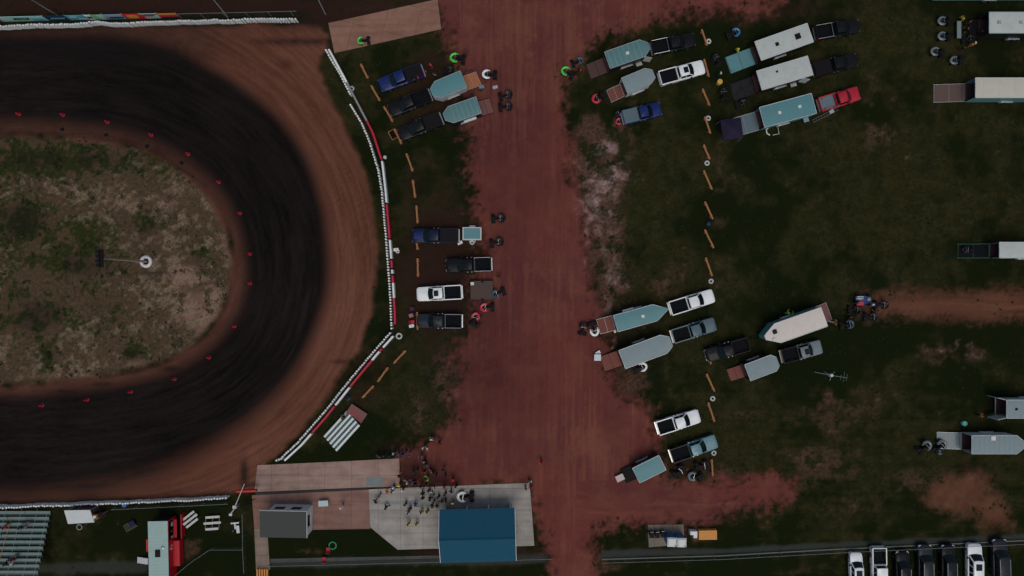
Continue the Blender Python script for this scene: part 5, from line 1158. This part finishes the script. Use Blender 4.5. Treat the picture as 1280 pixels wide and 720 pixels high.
a = MB(); a.tube([(1.6,-.7,.7),(1.6,.7,.7)], .03, 6); a.tube([(2.0,-.5,.7),(2.0,.5,.7)], .03, 6); a.tube([(1.2,-.5,.68),(1.2,.3,.68)], .03, 6); a.build('cross_bar', mat('mast_dull', (.10,.14,.12), .6, .3), t)
for an in (40,160,280): a = MB(); a.tube([(0,0,.5),(math.cos(R(an))*.8,math.sin(R(an))*.8,.02)], .03, 6); a.build('leg', ALU, t)
# orange wheelbarrow-like tyre rack
t = thing('tyre_rack', 'orange framed rack of dark tyres between log rails by the black pickup', 'rack', G(491,168,.5), R(-60))
a = MB(); a.tube([(-.6,-.4,.4),(.6,-.4,.4),(.6,.4,.4),(-.6,.4,.4),(-.6,-.4,.4)], .06, 6); a.build('frame', LOG, t)
for x in (-.35,0,.35): a = MB(); M = Matrix.Translation((x,0,.42))@Matrix.Rotation(R(90),4,'Y'); a.ring(.25,.09,0,18,8,0,M); a.build('tyre', RUBBER, t, True)
# red folding chairs
def chair(p, ang, m, label, name='folding_chair'):
    t = thing(name, label, 'chair', G(*p, .5), R(ang), None); a = MB(); a.box(-.25,.25,-.24,.24,.43,.47); a.build('seat', m, t, bevel=.01)
    a = MB(); a.loft([[(-.25,-.24,.55),(-.21,-.24,.55),(-.21,.24,.55),(-.25,.24,.55)],[(-.40,-.25,.95),(-.36,-.25,.95),(-.36,.25,.95),(-.40,.25,.95)]]); a.build('backrest', m, t, bevel=.01)
    for x in (-.22,.22):
        for y in (-.22,.22): a = MB(); a.tube([(x*1.2,y*1.1,0),(x,y,.43)], .016, 6); a.build('leg', BLACKPL, t)
CHR = mat('chair_red', (.4,.01,.03), .7); CHP = mat('chair_pink', (.35,.12,.16), .7); CHD = mat('chair_purple', (.06,.02,.06), .7)
chair((515,386), 170, CHD, 'dull purple folding chair, uppermost left of the slate pickup'); chair((513.5,394.5), 200, CHP, 'pink red folding chair, second left of the slate pickup'); chair((515.5,402.5), 10, CHR, 'bright red folding chair left of the slate pickup')
chair((410,687), 90, CHR, 'red folding chair on the path below the lawn, upper one'); chair((405,699), 90, CHR, 'red folding chair on the path below the lawn, lower one')
chair((486.5,613), 20, mat('chair_orange', (.4,.12,.05), .7), 'faded orange folding chair at the left of the crowd')
for p, m, s in [((514.5,407.5),WHP,'white cooler box below the red folding chairs'),((495,318-6),WHP,'pale tool crate behind the curved barrier near the navy pickup'),((747.5,441.0),WHP,'small white box on top end of the white cart'),((575,303.5),WHP,'white tool case on the ground below the navy pickup bed'),((600,134+10),BLACKPL,'black tool case by the brown ramp corner'),((570,117.5),WHP,'small white case beside the grey V nose trailer'),((602,109.5-1),P_TEAL,'teal gas can behind the orange ramp'),((619,109),ALU,'grey gas can above the two black quads'),((1024,99.5-4),BLACKPL,'black tool chest beside the middle long trailer')]:
    t = thing('tool_box', s, 'box', G(*p, .3), random.random()*.6)
    a = MB(); a.box(-.32,.32,-.19,.19,0,.3); a.build('body', m, t, bevel=.03); a = MB(); a.box(-.33,.33,-.2,.2,.301,.36); a.build('lid', m, t, bevel=.02)
    a = MB(); a.tube([(-.12,0,.36),(-.1,0,.42),(.1,0,.42),(.12,0,.36)], .015, 6); a.build('handle', BLACKPL, t)
# small black sawhorse / bikes behind
t = thing('trash_pile', 'heap of grey pallets and gear on the lawn left of the red food trailer', 'gear pile', G(162,658,.3), R(30))
for k in range(6): a = MB(); a.box(-.8+k*.28,-.8+k*.28+.12,-.5,.5,.1,.16); a.build('plank', mat('pallet_grey', (.09,.085,.07), .8), t)
a = MB(); a.box(-.85,.85,-.5,-.4,0,.099); a.box(-.85,.85,.4,.5,0,.099); a.build('runner', mat('pallet_grey', (.09,.085,.07), .8), t)
a = MB(); a.box(.2,.9,-.1,.5,.165,.5); a.build('bag', mat('bag_navy', (.015,.015,.06), .8), t, bevel=.08)

# ================================================================ people
SK = mat('skin', (.28,.15,.10), .6); HAIR = mat('hair_brown', (.03,.018,.012), .8); SHOE = mat('shoe', (.02,.02,.022), .7)
def body_mesh(pose):
    if pose == 'stand': J = dict(hip=(0,0,.95), kl=(.0,.10,.50), al=(-.02,.12,.07), tl=(.14,.13,.04), kr=(.03,-.10,.50), ar=(.02,-.12,.07), tr=(.18,-.13,.04), ch=(0,0,1.25), nk=(0,0,1.47), hd=(.01,0,1.62), ht=(.02,0,1.74),
        sl=(0,.19,1.41), el=(-.03,.27,1.13), wl=(.06,.27,.88), sr=(0,-.19,1.41), er=(-.02,-.27,1.13), wr=(.08,-.26,.88))
    elif pose == 'walk': J = dict(hip=(0,0,.93), kl=(.20,.09,.52), al=(.22,.10,.09), tl=(.40,.11,.05), kr=(-.08,-.09,.50), ar=(-.36,-.10,.16), tr=(-.22,-.10,.04), ch=(.03,0,1.23), nk=(.05,0,1.45), hd=(.08,0,1.60), ht=(.09,0,1.72),
        sl=(.03,.19,1.39), el=(-.14,.25,1.14), wl=(-.12,.26,.90), sr=(.03,-.19,1.39), er=(.14,-.25,1.13), wr=(.34,-.22,1.02))
    elif pose == 'arms': J = dict(hip=(0,0,.95), kl=(.0,.13,.50), al=(-.02,.17,.07), tl=(.14,.19,.04), kr=(.03,-.13,.50), ar=(.02,-.17,.07), tr=(.18,-.19,.04), ch=(.02,0,1.25), nk=(.03,0,1.47), hd=(.05,0,1.62), ht=(.06,0,1.74),
        sl=(.02,.19,1.41), el=(.15,.40,1.25), wl=(.38,.30,1.20), sr=(.02,-.19,1.41), er=(.15,-.40,1.25), wr=(.38,-.30,1.20))
    else: J = dict(hip=(-.1,0,.52), kl=(.32,.12,.52), al=(.36,.13,.09), tl=(.52,.14,.05), kr=(.32,-.12,.52), ar=(.36,-.13,.09), tr=(.52,-.14,.05), ch=(-.06,0,.82), nk=(-.03,0,1.04), hd=(0,0,1.19), ht=(.01,0,1.31),
        sl=(-.04,.19,.98), el=(.04,.27,.72), wl=(.28,.18,.62), sr=(-.04,-.19,.98), er=(.04,-.27,.72), wr=(.28,-.18,.62))
    rad = dict(hip=.15, kl=.07, al=.05, tl=.04, kr=.07, ar=.05, tr=.04, ch=.155, nk=.065, hd=.10, ht=.075, sl=.075, el=.05, wl=.036, sr=.075, er=.05, wr=.036)
    names = list(J); idx = {n: i for i, n in enumerate(names)}
    E = [('hip','kl'),('kl','al'),('al','tl'),('hip','kr'),('kr','ar'),('ar','tr'),('hip','ch'),('ch','nk'),('nk','hd'),('hd','ht'),('ch','sl'),('sl','el'),('el','wl'),('ch','sr'),('sr','er'),('er','wr')]
    me = bpy.data.meshes.new('tmp'); me.from_pydata([J[n] for n in names], [(idx[a], idx[b]) for a, b in E], [])
    o = bpy.data.objects.new('tmp', me); C.objects.link(o); md = o.modifiers.new('s', 'SKIN')
    for n in names:
        v = me.skin_vertices[0].data[idx[n]]; r = rad[n]*1.12; v.radius = (r, r*1.0) if n not in ('ch','hip') else (r*.8, r)
        v.use_root = (n == 'hip')
    sb = o.modifiers.new('u', 'SUBSURF'); sb.levels = 1
    dg = bpy.context.evaluated_depsgraph_get(); ev = o.evaluated_get(dg); m2 = bpy.data.meshes.new_from_object(ev)
    bpy.data.objects.remove(o)
    bm = bmesh.new(); bm.from_mesh(m2)
    off = -.42 if pose == 'sit' else 0
    for f in bm.faces:
        c = f.calc_center_median(); z = c.z; f.material_index = 0; f.smooth = True
        dh = min((Vector(J['wl'])-c).length, (Vector(J['wr'])-c).length)
        if z > J['nk'][2] - .02 or dh < .10: f.material_index = 0
        elif z < .12: f.material_index = 3
        elif z > J['hip'][2] + .06 or abs(c.y) > .21: f.material_index = 1
        else: f.material_index = 2
    mb = MB(); mb.bm.free(); mb.bm = bm
    hd = Vector(J['hd'])
    mb.tube([hd+Vector((.09,0,.02)), hd+Vector((.125,0,-.02))], [.012,.018], 6)
    for s in (-1, 1):
        mb.tube([hd+Vector((0,s*.085,0)), hd+Vector((-.01,s*.11,.01))], [.03,.02], 6)
        mb.tube([hd+Vector((.085,s*.035,.025)), hd+Vector((.105,s*.035,.025))], .010, 5, 3)
        w_ = Vector(J['wl' if s > 0 else 'wr']); e_ = Vector(J['el' if s > 0 else 'er']); d = (w_-e_).normalized(); sd_ = Vector((0,0,1)).cross(d); sd_ = sd_.normalized() if sd_.length > .1 else Vector((1,0,0)); nn = d.cross(sd_)
        mb.tube([w_, w_+d*.05, w_+d*.09], [.032,.040,.036], 8)
        for k, ln in enumerate((.065,.08,.075,.055)):
            b0_ = w_ + d*.085 + sd_*(.028-.0185*k); mb.tube([b0_, b0_+d*ln*.5, b0_+d*ln+nn*.015], [.009,.0085,.006], 5)
        b0_ = w_ + d*.03 + sd_*.035; mb.tube([b0_, b0_+d*.03+sd_*.025, b0_+d*.065+sd_*.03], [.011,.010,.007], 5)
    for f in mb.bm.faces:
        if f.material_index == 0: pass
    me = mb.mesh('body', [SK, SK, SK, SHOE], True)
    a = MB(); a.lathe([(.108,-.02),(.112,.03),(.10,.09),(.066,.13),(.02,.145)], 14, 0, Matrix.Translation(hd+Vector((-.018,0,.0)))); hair = a.mesh('hair', HAIR, True)
    a = MB(); a.lathe([(.114,.03),(.118,.06),(.10,.12),(.05,.15)], 14, 0, Matrix.Translation(hd+Vector((-.01,0,0)))); a.box(hd.x+.07,hd.x+.2,-.07,.07,hd.z+.045,hd.z+.06); cap_ = a.mesh('cap', HAIR, True)
    return me, hair, cap_
BODIES = {}
CLOTH = {}
def cloth(c):
    if c not in CLOTH: CLOTH[c] = mat('cloth_%d' % len(CLOTH), c, .85, 0, .2, 8)
    return CLOTH[c]
BK=(.012,.012,.015); WH=(.55,.55,.56); RD=(.42,.015,.03); LIM=(.35,.62,.04); GRNc=(.12,.55,.03); BL=(.02,.06,.26); LBL=(.2,.42,.5); PKc=(.45,.25,.28); ORc=(.5,.16,.05); YLc=(.55,.5,.05); YGc=(.3,.38,.05); GY=(.15,.16,.16); DRc=(.14,.015,.02); DGc=(.02,.06,.04); JN=(.02,.03,.06); KH=(.14,.11,.07)
def person(p, shirt, pants, pose, ang, label, cap=None, z=0, group='people gathered on the concrete'):
    if pose not in BODIES: BODIES[pose] = body_mesh(pose)
    me, hr, cp = BODIES[pose]
    t = thing('person', label, 'person', G(*p, 1.2+z), R(ang), group, z)
    s = random.uniform(.95, 1.05); t.scale = (s, s, s)
    b = link('body', me, t)
    for i, c in ((1, shirt), (2, pants)):
        b.material_slots[i].link = 'OBJECT'; b.material_slots[i].material = cloth(c)
    if cap is None: link('hair', hr, t)
    else:
        h = link('cap', cp, t); h.material_slots[0].link = 'OBJECT'; h.material_slots[0].material = cloth(cap)
P_ = person; cr = 'people gathered on the concrete'
P_((540,548.5),PKc,JN,'walk',200,'person in pale pink top, highest of the two walking on the red dirt',WH)
P_((549.5,553),BK,DGc,'walk',190,'person in black walking on the red dirt beside the pink top')
P_((531.5,559.5),WH,JN,'arms',260,'person in white shirt with arms held out on the red dirt')
P_((526,570.5),GY,DGc,'walk',240,'person in grey green top between the dirt and the apron')
P_((512,568.5),GY,PKc,'stand',180,'person in grey at the right end of the line above the apron')
P_((507,565),BL,BK,'stand',200,'person in blue at the upper right of the line above the apron')
P_((502.5,568.5),BL,JN,'stand',250,'person in blue jacket low in the line above the apron',BK)
P_((497,567),GY,JN,'stand',20,'person in grey jacket in the middle of the line above the apron')
P_((492,566),DGc,JN,'stand',270,'person in dark teal in the line above the apron',LBL)
P_((486,570),BK,BK,'stand',300,'person in black, third from left in the line above the apron')
P_((479,569.5),BK,JN,'stand',270,'person in black, second from left in the line above the apron')
P_((472.5,570.5),GY,BK,'stand',240,'person in grey at the left end of the line above the apron')
P_((530.5,576),BK,BK,'walk',250,'person in black topmost of the column entering the crowd',GY)
P_((532.5,582),GY,BK,'walk',260,'person in dark grey second down the column entering the crowd')
P_((521.5,588),BK,BK,'stand',180,'person in black beside the dark green jacket on the wet dirt')
P_((515.5,589.5),DGc,BK,'stand',0,'person in dark green jacket on the wet dirt')
P_((529.5,590.5),RD,BK,'stand',270,'person in red at the upper left of the dense crowd')
P_((538,589),PKc,BK,'stand',220,'person in dusty pink at the top of the dense crowd')
P_((541,592),DRc,BK,'stand',200,'person in dark red beside the dusty pink top')
P_((534.5,597.5),GRNc,BK,'arms',200,'person in vivid green in the middle of the crowd')
P_((545,595),BK,DRc,'stand',160,'person in black with dark red trousers right of vivid green')
P_((554.5,587.5),BK,PKc,'stand',260,'person in black with pink trousers, upper right of the crowd')
P_((556.5,595.5),BK,BK,'stand',180,'person in black left of the bright red jacket')
P_((566,599.5),RD,BK,'stand',250,'person in bright red jacket at the right of the crowd',RD)
P_((570,608),BK,BK,'stand',120,'person in black just below the bright red jacket')
P_((555,608.5),(.4,.06,.1),BK,'stand',240,'person in rose red below the black group at the right')
P_((541.5,613),WH,BK,'arms',150,'person in white top in the densest part of the crowd')
P_((536,613.5),BK,BK,'stand',90,'person in black left of the white top in the dense crowd')
P_((531.5,606.5),BK,BK,'stand',300,'person in black below vivid green')
P_((526.5,608),BK,GY,'stand',280,'person in black and grey on the left flank of the dense crowd')
P_((499,595),BK,PKc,'walk',220,'person in black with pink bag near the apron corner')
P_((499,606.5),YLc,BK,'stand',200,'person in lime yellow near the apron corner',YLc)
P_((508,602.5),WH,JN,'walk',190,'person in white right of the lime yellow top')
P_((515,603),GY,BK,'walk',170,'person in black and white stripes in the middle of the concrete')
P_((518,606),BK,BK,'stand',100,'person in black beside the black and white stripes')
P_((491.5,609),LBL,JN,'stand',20,'person in light blue at the left of the crowd',WH)
P_((489.5,614.5),WH,KH,'arms',60,'person in white below the light blue top')
P_((503,613),(.5,.4,.38),KH,'stand',100,'person in cream top on the pad below the lime yellow top',WH)
P_((474,619.5),ORc,KH,'stand',0,'person in orange at the far left of the pad')
P_((469,627),BK,GY,'walk',30,'person in dark clothes at the left edge of the grey pad')
P_((482.5,634.5),BK,BK,'walk',150,'person in black alone on the pad left of the red top')
P_((506.5,630.5),DRc,BK,'stand',120,'person in dark red on the pad left of the blue top')
P_((519,631),BL,BL,'arms',40,'person in bright blue in the middle of the pad')
P_((512,636.5),BK,JN,'stand',90,'person in black between the blue and white tops on the pad')
P_((510,641),WH,BK,'stand',60,'person in white low on the pad below the blue top')
P_((528,623),BK,BK,'walk',80,'person in black, lower of two left of the roof corner crowd')
P_((528,617),BK,JN,'walk',80,'person in black, upper of two left of the roof corner crowd')
P_((537,624),BK,BK,'stand',20,'person in black above the pavilion corner, left one')
P_((541,621),GY,BK,'stand',330,'person in grey above the orange top near the pavilion')
P_((542.5,627.5),ORc,BK,'stand',200,'person in orange top above the pavilion corner')
P_((548,621.5),BK,BK,'stand',120,'person in black right of the orange top near the pavilion')
P_((540,633),BK,BK,'stand',45,'person in black left of the pavilion roof corner')
P_((546,632.5),BK,GY,'stand',70,'person in black and grey at the pavilion roof corner')
P_((552,627),BK,BK,'stand',90,'person in black above the pavilion roof edge')
P_((557,626),BK,DRc,'stand',200,'person in black and dark red above the pavilion roof edge')
P_((556.5,617.5),BK,BK,'stand',130,'person in black left of the blue jacket by the white quad')
P_((563.5,614.5),BL,JN,'walk',60,'person in blue jacket left of the white quad')
P_((566.5,628),BK,YLc,'stand',180,'person in yellow helmet cap below the white quad',YLc)
P_((526.5,640),YGc,YGc,'stand',80,'person in yellow green vest, left of the middle pair on the pad',BK)
P_((534,639.5),YGc,BK,'stand',100,'person in yellow green vest, right of the middle pair on the pad',BK)
P_((510,655.5),YLc,GY,'arms',90,'person in bright yellow vest, left of the lowest pair on the pad')
P_((520.5,655),YGc,GY,'arms',80,'person in yellow green vest, right of the lowest pair on the pad')
P_((427,634),WH,KH,'stand',150,'person with wide white hat alone on the reddish walkway',WH)
P_((662.5,602.5),WH,BK,'walk',280,'person in white and black at the pad corner beside the red road')
P_((663.5,609.5),RD,JN,'stand',100,'person in red just below the pad corner')
P_((657,610),DGc,LBL,'stand',20,'person in dark teal inside the pad corner')
P_((677,577),RD,BK,'walk',260,'person in red and black walking alone on the red road')
g2 = 'people in the pits'
P_((522,96),RD,BK,'stand',30,'person in red crouched closest to the bright blue pickup',None,0,g2)
P_((532,88.5),RD,BK,'stand',200,'person in red in the middle behind the bright blue pickup',None,0,g2)
P_((538.5,81.5),RD,BK,'stand',220,'person in red furthest right behind the bright blue pickup',RD,0,g2)
P_((543,93),GY,BK,'stand',60,'person in grey beside the nose of the grey trailer',None,0,g2)
P_((726,87),RD,BK,'stand',160,'person in red bending by the lime green roadside quad',None,0,g2)
P_((987,392),GRNc,LIM,'arms',70,'person in lime vest beside the beige trailer',None,0,g2)
P_((1044,402.5),ORc,WH,'walk',330,'person in orange at the foot of the beige trailer ramp',None,0,g2)
P_((1217,55),ORc,ORc,'stand',90,'person in orange coveralls near the folding table',WH,0,g2)
P_((1204,22),YLc,BK,'stand',200,'person in yellow shirt above the folding table',None,0,g2)
P_((1213,27),DRc,BK,'stand',120,'person in dark red right of the yellow shirt',None,0,g2)
P_((1227,519),ORc,BK,'stand',180,'person in orange left of the open door trailer',None,0,g2)
P_((1177,566),LBL,GY,'sit',200,'person in light blue sitting below the two pale nosed quads',None,0,g2)
P_((922,62.5),YLc,BK,'stand',200,'person in yellow above the raised teal ramp',YLc,0,g2)
P_((788,454-38),GY,BK,'stand',0,'person in grey between the two central trailers',None,0,g2) if False else None
P_((765,434.5),DRc,BK,'stand',100,'person in dark red by the wide trailer ramp',KH,0,g2)
P_((1072,377),BK,BK,'stand',0,'person in black left of the blue and red low racer',None,0,g2)
P_((1090,380.5),GY,BK,'stand',200,'person in grey between the low racer and rightmost black quad',WH,0,g2)
P_((1075,391),BK,JN,'walk',100,'person in black between dark quads by the dirt path',None,0,g2)
P_((1063,396),BK,BK,'stand',320,'person in black close behind the person in orange',None,0,g2)
P_((1095,388),BK,DRc,'stand',240,'person in black and dark red beside the rightmost quads',None,0,g2)
P_((1209,36),BK,BK,'stand',180,'person in black right of the folding table',None,0,g2)
P_((1205,60),BK,DRc,'stand',60,'person in black left of the orange coveralls',None,0,g2)
P_((1226,40),BK,BK,'walk',0,'person in black at the ramp of the round vent trailer',None,0,g2)
P_((518,100),BK,BK,'stand',120,'person in black between the blue pickup and the upper black pickup',None,0,g2)
P_((900,93),BK,JN,'stand',90,'person in black above the yellow drum',WH,0,g2)
P_((623,346),BK,BK,'stand',270,'person in black above the dark blue quad',None,0,g2)
g3 = 'spectators'
P_((428,523),BK,DRc,'sit',120,'person in black seated on the five row bleacher',None,.35,g3)
P_((214.5,655),WH,BK,'stand',180,'person in white at the food trailer serving window, upper one',None,0,g3)
P_((215,663),BK,BK,'stand',180,'person in black at the food trailer serving window',None,0,g3)
P_((214.5,672),WH,BK,'stand',170,'person in white and black, lowest at the serving window',None,0,g3)
P_((3,661),RD,BK,'sit',90,'person in red seated on the grandstand at the left edge',None,1.0,g3)
P_((29,659.5),GY,PKc,'sit',90,'person in grey seated on the middle grandstand rows',None,1.0,g3)
P_((23,661),BK,LBL,'sit',90,'person in black seated left of the grey one on the grandstand',None,1.0,g3)
P_((10,706),WH,BK,'sit',90,'person in white seated on the top grandstand row',None,2.4,g3)
P_((4,707),BK,BK,'sit',90,'person in black seated at the left of the top grandstand row',None,2.4,g3)
P_((14,701),DRc,GY,'sit',90,'person in dark red seated near the top of the grandstand',None,2.2,g3)

# ================================================================ weeds and tufts (one mesh, uncountable)
rng = np.random.default_rng(3)
def tufts(name, n, sel, col, lo, hi, seed):
    r = random.Random(seed); V = []; F = []
    pts = sel(n)
    for (x, y) in pts:
        s = r.uniform(lo, hi); base = len(V)
        for k in range(7):
            a = r.uniform(0, 2*PI); l_ = s*r.uniform(.5, 1); w_ = s*.13; dx, dy = math.cos(a), math.sin(a); bx, by = x + r.uniform(-.3,.3)*s, y + r.uniform(-.3,.3)*s
            i = len(V); V += [(bx-dy*w_, by+dx*w_, .0), (bx+dy*w_, by-dx*w_, .0), (bx+dx*l_*.6+dy*w_*.8, by+dy*l_*.6-dx*w_*.8, l_*.5), (bx+dx*l_*.6-dy*w_*.8, by+dy*l_*.6+dx*w_*.8, l_*.5), (bx+dx*l_, by+dy*l_, l_*.45)]
            F += [(i, i+1, i+2, i+3), (i+3, i+2, i+4)]
    me = bpy.data.meshes.new(name); me.from_pydata(V, [], F); me.materials.append(col); o = link(name, me); o['kind'] = 'stuff'; return o
Nx, Ny = len(gx), len(gy)
def sampler(mask, seed):
    ok = (np.abs(X) < 74) & (np.abs(Y) < 43)
    p = (mask*ok).ravel(); p = p/p.sum()
    rg = np.random.default_rng(seed)
    def f(n):
        i = rg.choice(len(p), n, p=p); return [(float(X.ravel()[k])+rg.uniform(-.12,.12), float(Y.ravel()[k])+rg.uniform(-.12,.12)) for k in i]
    return f
clump = sst(.52,.72, fbm(X*.9, Y*.9, 91, 4))
pad_px = [[(315,570),(500,570),(500,720),(315,720)],[(490,600),(672,600),(672,705),(490,705)],[(405,-10),(555,-10),(555,70),(405,70)],[(805,650),(860,650),(860,688),(805,688)],[(745,690),(1400,640),(1400,700),(745,705)],[(130,625),(320,625),(320,720),(130,720)],[(330,690),(700,690),(700,712),(330,712)]]
clear = np.ones(X.shape)
for pp in pad_px: clear *= (sdf(X, Y, pp) < 0)
tufts('weeds', 5200, sampler(clump*clear*(np.clip(green+.15*infld,0,1)*.8 + outg*(1-worn)*.35*(1-gravel)), 1), mat('weed_green', (.016,.024,.009), .9, 0, .4, .6), .12, .34, 1)
tufts('dry_grass', 3800, sampler(clump*clear*straw, 2), mat('straw', (.085,.062,.034), .9, 0, .4, .6), .10, .24, 2)
